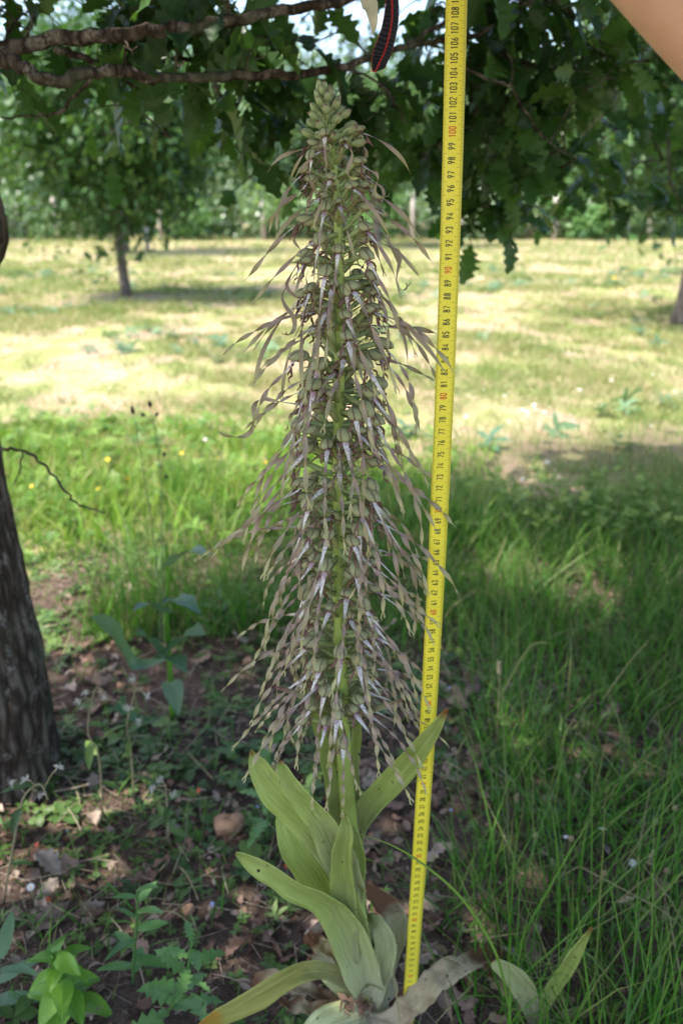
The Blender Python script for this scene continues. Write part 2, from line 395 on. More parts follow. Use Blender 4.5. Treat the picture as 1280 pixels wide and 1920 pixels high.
BUSH = [make_crown('crown', 2600, (1.3, .8, .75), .13, 60+k, G[['hedge2', 'hedge', 'weed'][k]], -.7, 30, .35) for k in range(3)]
for k, (px, wd) in enumerate([(30, 1), (140, .9), (330, 1.1), (430, .9), (560, 1.2), (700, 1), (840, 1.1), (930, .9), (1060, 1.1), (1120, .8), (1200, 1.1), (1290, 1)]):
    p = gp(px, 447); p = p*(24.6/p[1]); p[2] = 0
    b = thing('bush', 'low green bush at the foot of the hedge, %s' % ['at the left edge', 'left of the young oak', 'right of the young oak trunk', 'between young oak and orchid', 'left behind the orchid', 'right behind the orchid', 'behind the tape', 'right of the tape', 'behind the pale posts', 'beside the pale posts', 'left of the right oak', 'at the right edge'][k], 'bush', p, 'bushes at the foot of the hedge')
    c = link('foliage', BUSH[k % 3], b, (0, 0, .6*wd)); c.scale = (wd,)*3; c.rotation_euler[2] = k; c['kind'] = 'stuff'
    mb = MB(); tube(mb, [(0, 0, -.05), (.02, 0, .3), (0, .02, .6)], [.03, .02, .01], 6); mb.build('stem', G['bark2'], b)

# fence of pale posts and two wires before the hedge
fence = thing('wire_fence', 'wire fence on pale wooden posts along the foot of the hedge', 'fence', (0, 23.6, 0))
G['post'] = simple('weathered_post', (.42, .37, .33), .85)
G['wire'] = simple('fence_wire', (.2, .2, .2), .4)
fx = [-10.4, -7.7, -4.9, -2.1, 1.9, 3.2, 5.75, 8.3, 10.8]
for k, x in enumerate(fx):
    hgt = [1.0, 1.1, .95, 1.05, 1.2, .9, 1.15, 1.0, 1.1][k]; mb = MB()
    tube(mb, [(x, 0, -.1), (x+.01*(k % 3), 0, hgt*.5), (x+.03*(k % 3-1), 0, hgt)], [.06, .055, .05], 8, rough=.1); mb.build('post', G['post'], fence)
for z in (.45, .85):
    mb = MB(); tube(mb, [(x, -.06, z-.03*(k % 2)) for k, x in enumerate(np.linspace(-11, 11, 17))], [.004]*17, 4); mb.build('wire', G['wire'], fence)
p = gp(277, 470); mb = MB(); tube(mb, [(0, 0, -.05), (.01, 0, .25), (0, .01, .5)], [.055, .05, .048], 8, rough=.1)
o = mb.build('wooden_stake', G['post']); o.location = p; tag(o, 'short grey wooden stake in the meadow right of the young oak', 'stake')

# ------------------------------------------------------------------ the foreground oak
oak = thing('oak_tree', 'nearest oak, rough dark trunk at the left, leafy boughs over the orchid', 'tree', (0, 0, 0))
TY = 1.24
tp = [at(6, 1500, TY+.02), at(-22, 1300, TY), at(-50, 1150, TY), at(-80, 1000, TY), at(-104, 850, TY), at(-122, 700, TY), at(-122, 550, TY), at(-108, 420, TY),
      at(-112, 250, TY), at(-112, 100, TY), at(-95, -150, TY), at(-20, -500, TY), at(60, -1100, TY+.1)]
tp[0][2] = -.06
C = cr(tp, 70); rad = np.interp(np.linspace(0, 1, 70), [0, .04, .12, .35, .55, .62, .75, 1], [.125, .112, .10, .082, .078, .072, .06, .03])
mb = MB(); seg = 56; T = unit(np.gradient(C, axis=0)); Vt = []; UV = []
for i in range(70):
    N = unit(np.cross(T[i], [0, 1, 0])); B = np.cross(T[i], N)
    for k in range(seg):
        a = 2*pi*k/seg; ridge = .07*abs(sin(a*6.5+C[i][2]*9+1.3*sin(C[i][2]*17)))+.05*R.random()+.20*math.exp(-((C[i][2]-.925)/.035)**2)*max(0, cos(a-pi))
        fl = .10*sin(3*a+.8)*(1 if i < 8 else .3)+(.3*max(0, 1-abs(i-40)/3)*max(0, cos(a-pi)) if 0 else 0)
        Vt.append(C[i]+(N*cos(a)+B*sin(a))*rad[i]*(1+ridge-.06+fl)); UV.append((k/seg, i/70))
mb.add(Vt, [(i*seg+k, i*seg+(k+1) % seg, (i+1)*seg+(k+1) % seg, (i+1)*seg+k) for i in range(69) for k in range(seg)], UV)
mb.build('trunk', G['bark'], oak)
BR = []
def bough(pts, r0, r1, rough=.16, n=None, seg=9):
    P = [np.asarray(q, float) for q in pts]; n = n or len(P)*5; c = cr(P, n); mb = MB(); r0 *= .8; r1 *= .85
    c = c+np.array([[R.gauss(0, .0015) for _ in range(3)] for _ in range(n)])
    tube(mb, c, np.linspace(r0, r1, n), seg, rough=rough); mb.build('branch', G['bark'], oak); BR.append(c)
bough([at(-110, 112, TY), at(-60, 105, TY), at(0, 93, 1.22), at(100, 73, 1.2), at(200, 66, 1.18), at(290, 60, 1.18), at(380, 48, 1.2), at(470, 32, 1.22), at(560, 16, 1.25), at(640, 2, 1.28), at(740, -40, 1.35), at(900, -120, 1.5)], .0135, .006)
bough([at(-110, 125, TY), at(-60, 118, TY), at(0, 108, 1.15), at(45, 128, 1.13), at(95, 152, 1.12), at(150, 140, 1.13), at(210, 132, 1.15), at(300, 147, 1.18), at(400, 144, 1.2), at(500, 138, 1.24), at(570, 139, 1.27), at(640, 126, 1.3), at(710, 102, 1.35), at(780, 84, 1.4), at(870, 72, 1.45), at(960, 40, 1.5), at(1060, 0, 1.6)], .0115, .004)
bough([at(100, 90, 1.2), at(160, 108, 1.22), at(230, 128, 1.24), at(330, 110, 1.3), at(430, 118, 1.4), at(520, 150, 1.5), at(600, 190, 1.6)], .006, .002, n=30)
bough([at(740, 95, 1.38), at(800, 60, 1.42), at(860, 20, 1.5), at(930, -30, 1.55)], .005, .003)
bough([at(860, 72, 1.45), at(960, 110, 1.5), at(1050, 130, 1.55), at(1150, 118, 1.6), at(1260, 112, 1.7)], .005, .002)
bough([at(850, 120, 1.35), at(920, 150, 1.36), at(955, 162, 1.38), at(985, 210, 1.4), at(1022, 262, 1.42), at(1080, 300, 1.45)], .0032, .0015)
bough([at(955, 162, 1.38), at(960, 120, 1.4), at(940, 60, 1.45), at(930, 0, 1.5)], .002, .002)
bough([at(640, 126, 1.3), at(700, 150, 1.33), at(740, 190, 1.35), at(760, 230, 1.36)], .0025, .001)
bough([at(1040, -60, 1.5), at(1120, 40, 1.8), at(1180, 160, 2.1), at(1240, 300, 2.3)], .008, .003)
bough([at(1250, 240, 2.25), at(1252, 280, 2.2), at(1256, 340, 2.2), at(1290, 420, 2.3)], .006, .003)
bough([at(180, 138, 1.15), at(140, 180, 1.18), at(110, 210, 1.2), at(60, 218, 1.22), at(0, 222, 1.25)], .003, .0015)
bough([at(240, 150, 1.2), at(290, 200, 1.3), at(320, 260, 1.4)], .0025, .001)
bough([at(-66, 60, TY), at(-30, -120, 1.1), at(60, -350, .9), at(150, -700, .6), at(200, -1300, .2)], .02, .008)
bough([at(-60, -150, TY), at(200, -260, 1.5), at(500, -300, 2.0), at(800, -250, 2.6), at(1100, -180, 3.0)], .018, .006)
bough([at(-60, -120, TY), at(-100, -260, 1.0), at(-200, -600, .5), at(-500, -900, 0.05)], .018, .006)
# dead twig curving out of the trunk, left
bough([at(-40, 850, 1.2), at(5, 842, 1.17), at(42, 843, 1.16), at(80, 868, 1.15), at(110, 905, 1.14), at(140, 940, 1.14), at(165, 952, 1.14), at(200, 962, 1.13)], .0032, .0012, .4)
bough([at(44, 845, 1.16), at(38, 880, 1.15), at(25, 910, 1.15)], .0016, .0008, .4)
allbr = np.vstack(BR[:12])

# hanging leaf sprays: (px, py, depth, radius m, leaves)
sprays = []
def sp(px, py, Yd, r, n): sprays.append((px, py, Yd, r, n))
for q in [(10, 30, 1.3, .08, 4), (85, 25, 1.35, .08, 5), (120, -20, 1.3, .1, 8), (215, 25, 1.35, .05, 3), (310, 5, 1.3, .07, 6), (330, -25, 1.35, .08, 8), (400, -20, 1.3, .09, 8), (425, 70, 1.3, .07, 9), (370, 80, 1.25, .05, 4),
          (300, 85, 1.35, .06, 4), (520, 75, 1.35, .05, 4), (555, 110, 1.4, .04, 4), (490, -25, 1.4, .08, 5), (600, 75, 1.4, .04, 2), (640, -20, 1.4, .06, 4), (262, 90, 1.3, .06, 5), (590, 10, 1.4, .05, 3),
          (160, 105, 1.4, .06, 4), (60, 100, 1.4, .05, 2), (400, 30, 1.4, .06, 4),
          (190, 200, 1.45, .05, 4), (205, 250, 1.6, .06, 4), (240, 180, 1.5, .05, 4), (330, 165, 1.4, .05, 3), (410, 170, 1.3, .06, 6), (440, 215, 1.5, .07, 6), (485, 180, 1.4, .07, 7), (520, 225, 1.5, .09, 8), (565, 175, 1.4, .06, 6),
          (470, 265, 1.7, .07, 4), (600, 215, 1.5, .08, 7), (640, 160, 1.45, .07, 5), (700, 180, 1.4, .07, 8), (745, 205, 1.4, .07, 8), (760, 150, 1.5, .07, 6), (800, 110, 1.6, .06, 4), (805, 30, 1.5, .07, 4), (765, 10, 1.6, .06, 3), (815, 235, 1.5, .07, 6), (735, 265, 1.6, .07, 4), (790, 290, 1.8, .07, 3),
          (900, 20, 1.5, .1, 12), (980, 10, 1.5, .11, 13), (1060, 20, 1.5, .11, 13), (1130, 20, 1.6, .1, 11), (1200, 60, 1.8, .1, 10), (900, 95, 1.5, .09, 11), (980, 80, 1.6, .1, 12), (1060, 95, 1.6, .1, 12), (1130, 105, 1.5, .08, 9), (1190, 130, 1.7, .09, 7),
          (900, 170, 1.5, .09, 10), (945, 215, 1.5, .09, 9), (1000, 165, 1.6, .08, 8), (1080, 160, 1.6, .07, 5), (1130, 150, 1.4, .05, 5), (960, 265, 1.5, .08, 8), (900, 255, 1.6, .08, 9), (1030, 230, 1.7, .07, 4), (1050, 270, 1.45, .05, 4),
          (890, 325, 1.6, .07, 7), (940, 330, 1.6, .07, 6), (905, 385, 1.55, .05, 5), (955, 410, 1.55, .035, 3), (885, 420, 1.55, .03, 3), (935, 430, 1.55, .03, 2), (1010, 310, 1.9, .07, 3), (1080, 320, 2.2, .09, 4), (1160, 320, 2.3, .11, 7), (1215, 290, 2.3, .11, 7), (1185, 330, 2.4, .08, 5),  (1200, 230, 2.2, .1, 6),  (1040, 350, 2.2, .08, 4), (1220, 350, 2.4, .08, 8), (1090, 345, 2.4, .07, 5), (1150, 345, 2.4, .08, 7), (1270, 330, 2.3, .09, 8), (1030, 300, 2.0, .08, 6), (1100, 300, 2.2, .09, 7), (1130, 260, 2.0, .1, 7), (1060, 200, 1.9, .09, 7), (1000, 250, 1.9, .08, 5), (860, 180, 1.6, .08, 7), (860, 290, 1.7, .07, 5),
          (335, 125, 1.18, .04, 3), (245, 95, 1.15, .04, 3), (480, 110, 1.22, .04, 3), (430, 20, 1.2, .05, 4), (40, 50, 1.25, .04, 3), (0, 60, 1.5, .04, 2), (15, 135, 1.25, .04, 2)]: sp(*q)
leaves = []; tw = MB()
for (px, py, Yd, r, n) in sprays:
    Cc = at(px, py, Yd); d = np.linalg.norm(allbr-Cc, axis=1); S0 = allbr[np.argmin(d)]
    mid = (S0+Cc)/2+np.array([0, 0, .02]); Q = cr([S0, mid, Cc, Cc+unit(Cc-S0)*r*.6+np.array([0, 0, -r*.4])], 12)
    tube(tw, Q, np.linspace(.0018, .0007, 12), 5)
    for k in range(n):
        b = Q[R.randint(5, 11)]; o_ = unit(np.array([R.gauss(0, 1), R.gauss(0, 1), R.gauss(-.15, .8)]))*r*R.uniform(.35, 1.0)
        e = b+o_; tube(tw, [b, (b+e)/2+np.array([0, 0, .006]), e], [.0009, .0007, .0005], 4, cap=False)
        for _ in range(1 if n < 6 else 2): leaves.append((e, math.atan2(o_[1], o_[0])+R.gauss(0, .8), R.gauss(.55, .45), R.gauss(0, .7), R.uniform(.050, .086), Yd))
tw.build('twigs', G['bark'], oak)['kind'] = 'stuff'
OM = []
for k in range(4):
    V_, t_, q_, s_ = OAK[k]
    for rr_ in (.15, .5, .85):
        OM.append(mesh_np('leaf', V_, t_, q_, np.full(len(V_), rr_), s_, G['oak']))
leaves.sort(key=lambda L: -L[4]/L[5])
for L in leaves[:300]:
    o = link('leaf', OM[R.randrange(12)], oak, L[0]); o.rotation_euler = (L[3], L[2], L[1]); o.scale = (L[4],)*3
for k in range(4):
    S_ = leaves[300+k::4]; A = np.array([[*L[0], L[1], L[2], L[3], L[4]] for L in S_])
    if k == 0: parts = []
    parts.append(A)
A = np.vstack(parts)
o = scatter('leaves', OAK[1], A[:, :3], rot(A[:, 3], A[:, 4], A[:, 5]), A[:, 6], rng.random(len(A)), G['oak'], oak); o['kind'] = 'stuff'
# the crown overhead: unseen leaf clumps, kept only where they cast the wanted shade
SUN_GAPS = [(*gp(px, py)[:2], r_) for px, py, r_ in [(60, 1090, .24), (120, 1190, .17), (300, 1010, .15), (400, 1240, .10), (60, 1600, .11), (280, 1540, .10), (880, 1120, .18), (1080, 1330, .14), (900, 1780, .09), (150, 1400, .10), (1200, 1500, .11), (1050, 1650, .09), (560, 1700, .04), (330, 1800, .07), (150, 1120, .16), (330, 1170, .10), (1000, 1385, .16), (1120, 1080, .22), (900, 1040, .18), (1230, 1180, .14), (200, 1690, .13), (740, 1450, .10), (960, 1120, .12), (20, 1480, .12)]]  # holes opened in the crown so sun flecks land at these ground spots
def overhead(n, seed):
    rg = np.random.default_rng(seed); c = np.c_[rg.uniform(-3.4, 3.0, 1500), rg.uniform(-1.6, 3.9, 1500), 1.5+2.2*rg.random(1500)]
    kx, ky = cos(SUN_AZ)/math.tan(SUN_EL), sin(SUN_AZ)/math.tan(SUN_EL)
    sx, sy = c[:, 0]-kx*c[:, 2], c[:, 1]-ky*c[:, 2]        # where each clump's shadow lands, which decides if it stays
    ym = np.interp(sx, [-1.6, -.9, -.45, 0, .45, 1.2, 2.6], [1.5, 1.65, 1.95, 2.3, 3.0, 3.4, 2.7])-.10+(vn(sx, sy, .5, 3)-.5)*.35
    ok = (sy < ym) & (sy > -.30) & (sx > -1.5) & (sx < 3.0) & (c[:, 2] > .95+.215*c[:, 1]+.35)  # crown cut to the shade outline, left open behind for more sky light
    for (gx_, gy_, gr_) in SUN_GAPS: ok &= ((sx-gx_)**2+(sy-gy_)**2) > gr_**2
    c = c[ok]; k = rg.integers(0, len(c), n); P = c[k]+rg.normal(size=(n, 3))*np.array([.10, .10, .08])
    return P[P[:, 2] > np.maximum(1.35, .95+.21*P[:, 1]+.12)]
P = overhead(30000, 5); n = len(P)
o = scatter('crown_leaves', OAKLO, P, rot(rng.random(n)*6.3, rng.normal(.3, .4, n), rng.normal(0, .5, n)), .075+.04*rng.random(n), rng.random(n), G['oak'], oak); o['kind'] = 'stuff'

# ------------------------------------------------------------------ measuring tape
def tapemat():
    n = NT('yellow_tape'); f = n.noise(300, 3, n.pos()); g = n.noise(18, 3, n.pos())
    c = n.mix(n.math('MULTIPLY', g, .35), (.84, .72, .06), (.74, .62, .05)); return n.fin(c, n.fr(f, -.8, 2.2), spec=.35)
G['tape'] = tapemat(); G['ink'] = simple('black_ink', (.02, .02, .018), .5); G['red'] = simple('red_ink', (.62, .045, .02), .5)
TS = np.array([0, .1, .2, .3, .4, .5, .6, .7, .8, .9, 1.0, 1.1, 1.18, 1.24])
TX = np.array([.0811, .0817, .0822, .0829, .0835, .0840, .0845, .0849, .0850, .0849, .0844, .0835, .0827, .082])
TYY = np.array([.7303, .7167, .7045, .6940, .6854, .6788, .6746, .6729, .6738, .6777, .6847, .6950, .705, .714])
TZ = H+np.array([-.9465, -.8474, -.7482, -.6487, -.5491, -.4493, -.3494, -.2494, -.1494, -.0495, .0502, .1497, .2292, .2888])
def tape_pt(s, u, lift=0.0):
    """s metres along the tape, u -1..1 across"""
    x = np.interp(s, TS, TX); 
    a = cr_y(s); wv = .0081
    return np.array([x+u*wv*.985, a-.0012*(1-u*u)+.0006-lift+u*.0012, np.interp(s, TS, TZ)])
_cy = np.polyfit(TS, TYY, 5)
def cr_y(s): return float(np.polyval(_cy, s))
tape = thing('measuring_tape', 'yellow metal measuring tape standing upright beside the orchid, numbered in centimetres', 'measuring tape', (0, 0, 0))
mb = MB(); V = []; UV = []; ns = 125; nu = 8
for i in range(ns):
    s = 1.24*i/(ns-1)
    for j in range(nu+1): V.append(tape_pt(s, 2*j/nu-1)); UV.append((j/nu, s))
mb.add(V, [(i*(nu+1)+j, i*(nu+1)+j+1, (i+1)*(nu+1)+j+1, (i+1)*(nu+1)+j) for i in range(ns-1) for j in range(nu)], UV)
o = mb.build('tape_blade', G['tape'], tape); md = o.modifiers.new('thick', 'SOLIDIFY'); md.thickness = .0002; md.offset = 0
# digits drawn as condensed strokes: polylines on a 0..1 by 0..1.9 cell
def arc(cx, cy, rx, ry, a0, a1, n=10): return [(cx+rx*cos(radians(a0+(a1-a0)*i/n)), cy+ry*sin(radians(a0+(a1-a0)*i/n))) for i in range(n+1)]
DG = {'0': [arc(.5, 1.45, .36, .36, 0, 180)+arc(.5, .45, .36, .36, 180, 360)+[(.86, 1.45)]],
      '1': [[(.22, 1.5), (.58, 1.82), (.58, .08)]],
      '2': [arc(.5, 1.42, .36, .4, 170, -20)+[(.14, .12), (.9, .12)]],
      '3': [arc(.48, 1.42, .35, .38, 160, -80), arc(.48, .5, .38, .42, 85, -165)],
      '4': [[(.66, .08), (.66, 1.82), (.08, .5), (.95, .5)]],
      '5': [[(.84, 1.8), (.22, 1.8), (.18, 1.02)]+arc(.48, .58, .38, .5, 120, -155)],
      '6': [[(.66, 1.82), (.2, .85)]+arc(.5, .52, .37, .42, 150, -210)],
      '7': [[(.1, 1.8), (.9, 1.8), (.4, .08)]],
      '8': [arc(.5, 1.42, .33, .36, 0, 360, 16), arc(.5, .52, .39, .42, 0, 360, 16)],
      '9': [[(.34, .08), (.8, 1.05)]+arc(.5, 1.38, .37, .42, -30, 330)]}
def stroke(mb, pts, wd, fn):
    P = np.array(pts); T = unit(np.gradient(P, axis=0)); N = np.c_[-T[:, 1], T[:, 0]]
    V = []
    for p_, n_ in zip(P, N): V += [fn(*(p_+n_*wd/2)), fn(*(p_-n_*wd/2))]
    mb.add(V, [(2*i, 2*i+1, 2*i+3, 2*i+2) for i in range(len(P)-1)])
black, red, tick = MB(), MB(), MB()
DW = .00225; DH = .00570/1.9
for num in range(1, 119):
    tx = str(num); adv = .00280; L = adv*len(tx); s0 = num/100-L/2+.0002
    m_ = red if num % 10 == 0 else black
    for q, ch in enumerate(tx):
        for st_ in DG[ch]:
            # reading direction runs up the tape, tops of the digits face left
            stroke(m_, st_, .27, lambda a, b, q=q: tape_pt(s0+q*adv+a*DW, (-.13-(b-.95)*DH/.0081), .0004))
for k in range(1, 1190):
    s = k/1000; w_ = .00016
    if k % 10 == 5: ln = .62
    elif k % 5 == 0: ln = .42
    else: ln = .30
    for (u0, u1) in ((1-ln, .985), (-.985, -1+ln*.62)):
        tick.add([tape_pt(s-w_/2, u0, .0004), tape_pt(s-w_/2, u1, .0004), tape_pt(s+w_/2, u1, .0004), tape_pt(s+w_/2, u0, .0004)], [(0, 1, 2, 3)])
black.build('black_numerals', G['ink'], tape); red.build('red_numerals', G['red'], tape); tick.build('scale_marks', G['ink'], tape)

# ------------------------------------------------------------------ the orchid
orchid = thing('orchid', 'very tall lizard orchid with a long spike of twisted ribbon-lipped flowers beside the tape', 'orchid', (0, 0, 0))
def stemmat():
    n = NT('orchid_stem'); p = n.scl(n.pos(), (1, 1, .06)); f = n.noise(260, 3, p); g = n.noise(9, 3, n.pos())
    c = n.mix(f, (.25, .33, .07), (.40, .48, .13)); c = n.mix(n.fr(g, .55, .75), c, (.17, .20, .05)); return n.fin(c, .42, bump=n.bump(f, .3, .001), spec=.4)
G['stem'] = stemmat()
def lipmat():
    n = NT('orchid_lip'); v = n.sep(n.attr('st', 'Vector')); r = n.attr('rnd')
    f = n.math('ADD', v[1], n.math('MULTIPLY', n.math('SUBTRACT', r, .5), .12))
    c = n.ramp(f, [(.0, (.50, .36, .42)), (.05, (.80, .76, .78)), (.15, (.80, .77, .74)), (.20, (.50, .46, .34)), (.27, (.32, .22, .21)), (.55, (.31, .215, .20)), (.8, (.36, .31, .19)), (1, (.48, .46, .20))])
    gr = n.mix(n.math('MULTIPLY', n.fr(r, .3, .9), .45), (.38, .36, .20), (.30, .19, .205))
    c = n.mix(n.math('MULTIPLY', n.fr(f, .3, .4), .35), c, gr)
    sp_ = n.fr(n.noise(900, 2, n.pos()), .56, .63); msk = n.fr(v[1], .20, .10)
    c = n.mix(n.math('MULTIPLY', sp_, msk), c, (.28, .03, .14))
    edge = n.fr(n.math('ABSOLUTE', n.math('SUBTRACT', v[0], .5)), .32, .5)
    c = n.mix(n.math('MULTIPLY', edge, n.math('MULTIPLY', n.fr(f, .25, .4), .3)), c, (.30, .28, .15))
    return n.fin(c, .5, .22, spec=.35)
G['lip'] = lipmat()
def hoodmat():
    n = NT('orchid_hood'); v = n.sep(n.attr('st', 'Vector')); r = n.attr('rnd')
    st_ = n.math('ABSOLUTE', n.math('SINE', n.math('ADD', n.math('MULTIPLY', v[0], 15.7), n.math('MULTIPLY', n.noise(200, 2, n.pos()), 1.2))))
    c = n.mix(r, (.52, .62, .33), (.70, .79, .50))
    c = n.mix(n.math('MULTIPLY', n.fr(st_, .22, .0), .45), c, (.20, .16, .10))
    c = n.mix(n.fr(v[1], .16, .02), c, (.15, .05, .055))
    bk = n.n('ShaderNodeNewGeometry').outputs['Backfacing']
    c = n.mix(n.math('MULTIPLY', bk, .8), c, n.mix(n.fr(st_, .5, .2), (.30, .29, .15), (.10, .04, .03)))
    return n.fin(c, .55, .18, spec=.3)
G['hood'] = hoodmat()
G['ovary'] = simple('orchid_ovary', (.33, .40, .17), .5, .2)
G['lobe'] = simple('orchid_side_lobe', (.16, .08, .065), .5, .1)
def bractmat():
    n = NT('orchid_bract'); v = n.sep(n.attr('st', 'Vector')); c = n.ramp(v[1], [(0, (.34, .40, .16)), (.55, (.38, .38, .20)), (.8, (.34, .24, .17)), (1, (.25, .09, .09))])
    return n.fin(c, .5, .3)
G['bract'] = bractmat()
def budmat():
    n = NT('orchid_bud'); v = n.sep(n.attr('st', 'Vector'))
    s = n.math('ABSOLUTE', n.math('SINE', n.math('MULTIPLY', v[0], 9.42)))
    c = n.mix(n.fr(s, .22, .02), (.30, .37, .17), (.20, .12, .10)); c = n.mix(n.fr(v[1], .85, 1.0), c, (.22, .12, .10)); return n.fin(c, .5, .15)
G['bud'] = budmat()

SP = [(690, 1893, .737), (676, 1760, .727), (664, 1640, .718), (655, 1540, .712), (647, 1450, .706), (641, 1340, .700), (637, 1200, .692), (634, 1000, .684), (634, 820, .678), (637, 640, .675), (636, 480, .675), (629, 340, .678), (619, 250, .681), (606, 190, .684), (600, 168, .686)]
stem = cr([at(*q) for q in SP], 110)
stem[0][2] = -.01
zz = stem[:, 2]
def stem_at(z): return np.array([np.interp(z, zz, stem[:, 0]), np.interp(z, zz, stem[:, 1]), z])
ztop = zz[-1]
def srad(z): return np.interp(z, [0, .25, .45, .7, .92, .99, ztop], [.0105, .0092, .0074, .0050, .0036, .0022, .0010])
mb = MB(); tube(mb, stem, [srad(z) for z in zz], 14, rough=.05); mb.build('stem', G['stem'], orchid)

def opt(mesh, name, parent, loc, rz, s=1.0):
    o = link(name, mesh, parent, loc); o.rotation_euler = (0, 0, rz); o.scale = (s,)*3; return o
def hood_mesh(k):
    """flower hood: three sepals closed into a globe, open below and outward"""
    rr = random.Random(k); mb = MB(); nr, ns_ = 9, 16; V = []; UV = []
    d = unit(np.array([.55, 0, -.83])); e1 = np.array([0, 1., 0]); e2 = np.cross(d, e1)
    a0 = radians(50)
    for i in range(nr):
        t = a0+(pi-a0)*i/(nr-1)
        for j in range(ns_+1):
            ph = 2*pi*j/ns_; lob = 1+(.14 if i == 0 else .05)*cos(3*ph+pi)*(1-i/nr)
            v = d*cos(t)*1.0+(e1*cos(ph)+e2*sin(ph))*sin(t)*lob
            v = v*np.array([.0072, .0055, .0046])*(1+.08*rr.random()); v[2] -= .12*v[0]+(14*v[0]**2 if v[0] > 0 else 0); V.append(v+np.array([.0265, 0, .0082])); UV.append((j/ns_, i/(nr-1)))
    m = ns_+1; mb.add(V, [(i*m+j, i*m+j+1, (i+1)*m+j+1, (i+1)*m+j) for i in range(nr-1) for j in range(ns_)], UV, rr.random(), 0)
    # ovary, column and the two wavy side lobes
    tube(mb, cr([(0, 0, 0), (.008, rr.gauss(0, .0008), .0015), (.017, 0, .0055), (.024, 0, .0085)], 8), np.interp(np.linspace(0, 1, 8), [0, .5, 1], [.0012, .0024, .0018]), 7, rr.random(), 1)
    tube(mb, [(.0265, 0, .008), (.028, 0, .0065), (.0295, 0, .0042)], [.0018, .0016, .0012], 6, .5, 2)
    for s in (-1, 1):
        ribbon(mb, [(.0290, s*.0012, .0035), (.0305, s*.0040, .0022), (.0318, s*.0055, -.0012), (.0308, s*.0068, -.0052), (.0328, s*.0062+rr.gauss(0, .0015), -.0088), (.0318, s*.0078, -.0115)], [.0014, .0020, .0016, .0003], (1, 0, 0), 1, n=12, mi=2, ruffle=.5, twist=[0, 1.0, 2.0])
    return mesh_py('hood', mb.v, mb.f, mb.uv, mb.r, mb.m, [G['hood'], G['ovary'], G['lobe']])
HM = [hood_mesh(k) for k in range(8)]
BM = []
for k in range(4):
    mb = MB(); ribbon(mb, [(0, 0, -.001), (.008, .0012, -.001), (.017, .001*(k-1.5), .001), (.026, .0018*(k-1.5), -.0005-.001*k)], [.004, .0050, .0036, .0002], (0, 0, 1), 2, .4, n=9)
    BM.append(mesh_py('bract', mb.v, mb.f, mb.uv, mb.r, mb.m, [G['bract']]))
def lip_mesh(zf, k):
    """zf: 0 at the bottom of the spike, 1 at the top"""
    mb = MB(); rr = random.Random(k*13+5)
    L = rr.uniform(.064, .088)*(1-.32*max(0, zf-.78)/.22); n = 40
    a0 = radians(rr.uniform(36, 62)); a1 = radians(rr.uniform(44, 62) if zf < .6 else rr.uniform(50, 70) if zf < .93 else rr.uniform(30, 75)); a2 = radians(rr.uniform(66, 90))
    if zf < .12: a1 += .15; a2 = radians(rr.uniform(75, 92))
    L_ = L*(1.12 if zf < .6 else 1)
    yaw = rr.gauss(0, .13); yb = rr.gauss(0, .2); P = [np.array([.0298, 0, .0045])]; ds = L*(1.12 if .05 < zf < .6 else 1)/(n-1)
    loose = rr.random() < (.22 if zf > .8 else .02)
    for i in range(n-1):
        t = i/(n-2); a = a0+(a1-a0)*min(1, t*3) if t < .33 else a1+(a2-a1)*(t-.33)/.67
        yy = yaw*min(1, t*3)+yb*t*t
        if loose and t > .35: a += sin((t-.35)*7)*1.3; yy += (t-.35)*1.5
        P.append(P[-1]+ds*np.array([cos(a)*cos(yy), cos(a)*sin(yy), -sin(a)]))
    P = np.array(P); tt = np.linspace(0, 1, n)
    turns = rr.uniform(3.8, 5.4)*pi if zf < .40 else (rr.uniform(2.4, 4.0)*pi if zf < .75 else rr.uniform(.6, 2.2)*pi)
    tw_ = np.interp(tt, [0, .2, 1], [0, .1, turns])*rr.choice((-1, 1))
    W = np.interp(tt, [0, .03, .15, .25, .5, .85, .95, 1], [.0046, .0044, .0024, .0024, .0038, .0035, .0026, .0010])
    T = unit(np.gradient(P, axis=0)); N = np.array([1., 0, .6]); V = []; UV = []; m = 3
    for i in range(n):
        N = unit(N-T[i]*np.dot(N, T[i])); B = np.cross(T[i], N); a = tw_[i]; b2 = B*cos(a)+N*sin(a); n2 = -B*sin(a)+N*cos(a)
        f_ = .5 if tt[i] < .2 else .22
        for j in range(3): u = j-1; V.append(P[i]+b2*u*W[i]/2-n2*abs(u)*f_*W[i]/2+b2*0); UV.append((j/2, tt[i]))
    r_ = rr.random(); mb.add(V, [(i*3+j, i*3+j+1, (i+1)*3+j+1, (i+1)*3+j) for i in range(n-1) for j in range(2)], UV, r_)
    # split tip
    e = P[-1]; t_ = T[-1]; b2 = np.cross(t_, N)
    for s in (-1, 1):
        d_ = unit(t_+b2*s*.6); Q = [e-t_*.001+b2*s*.0005, e+d_*.003, e+d_*.005+np.array([0, s*.002, rr.uniform(-.001, .002)])]
        ribbon(mb, Q, [.0012, .0011, .0002], N, 1, n=5, rnd=r_, v0=.95, v1=1)
    return mesh_py('lip', mb.v, mb.f, mb.uv, mb.r, mb.m, [G['lip']])

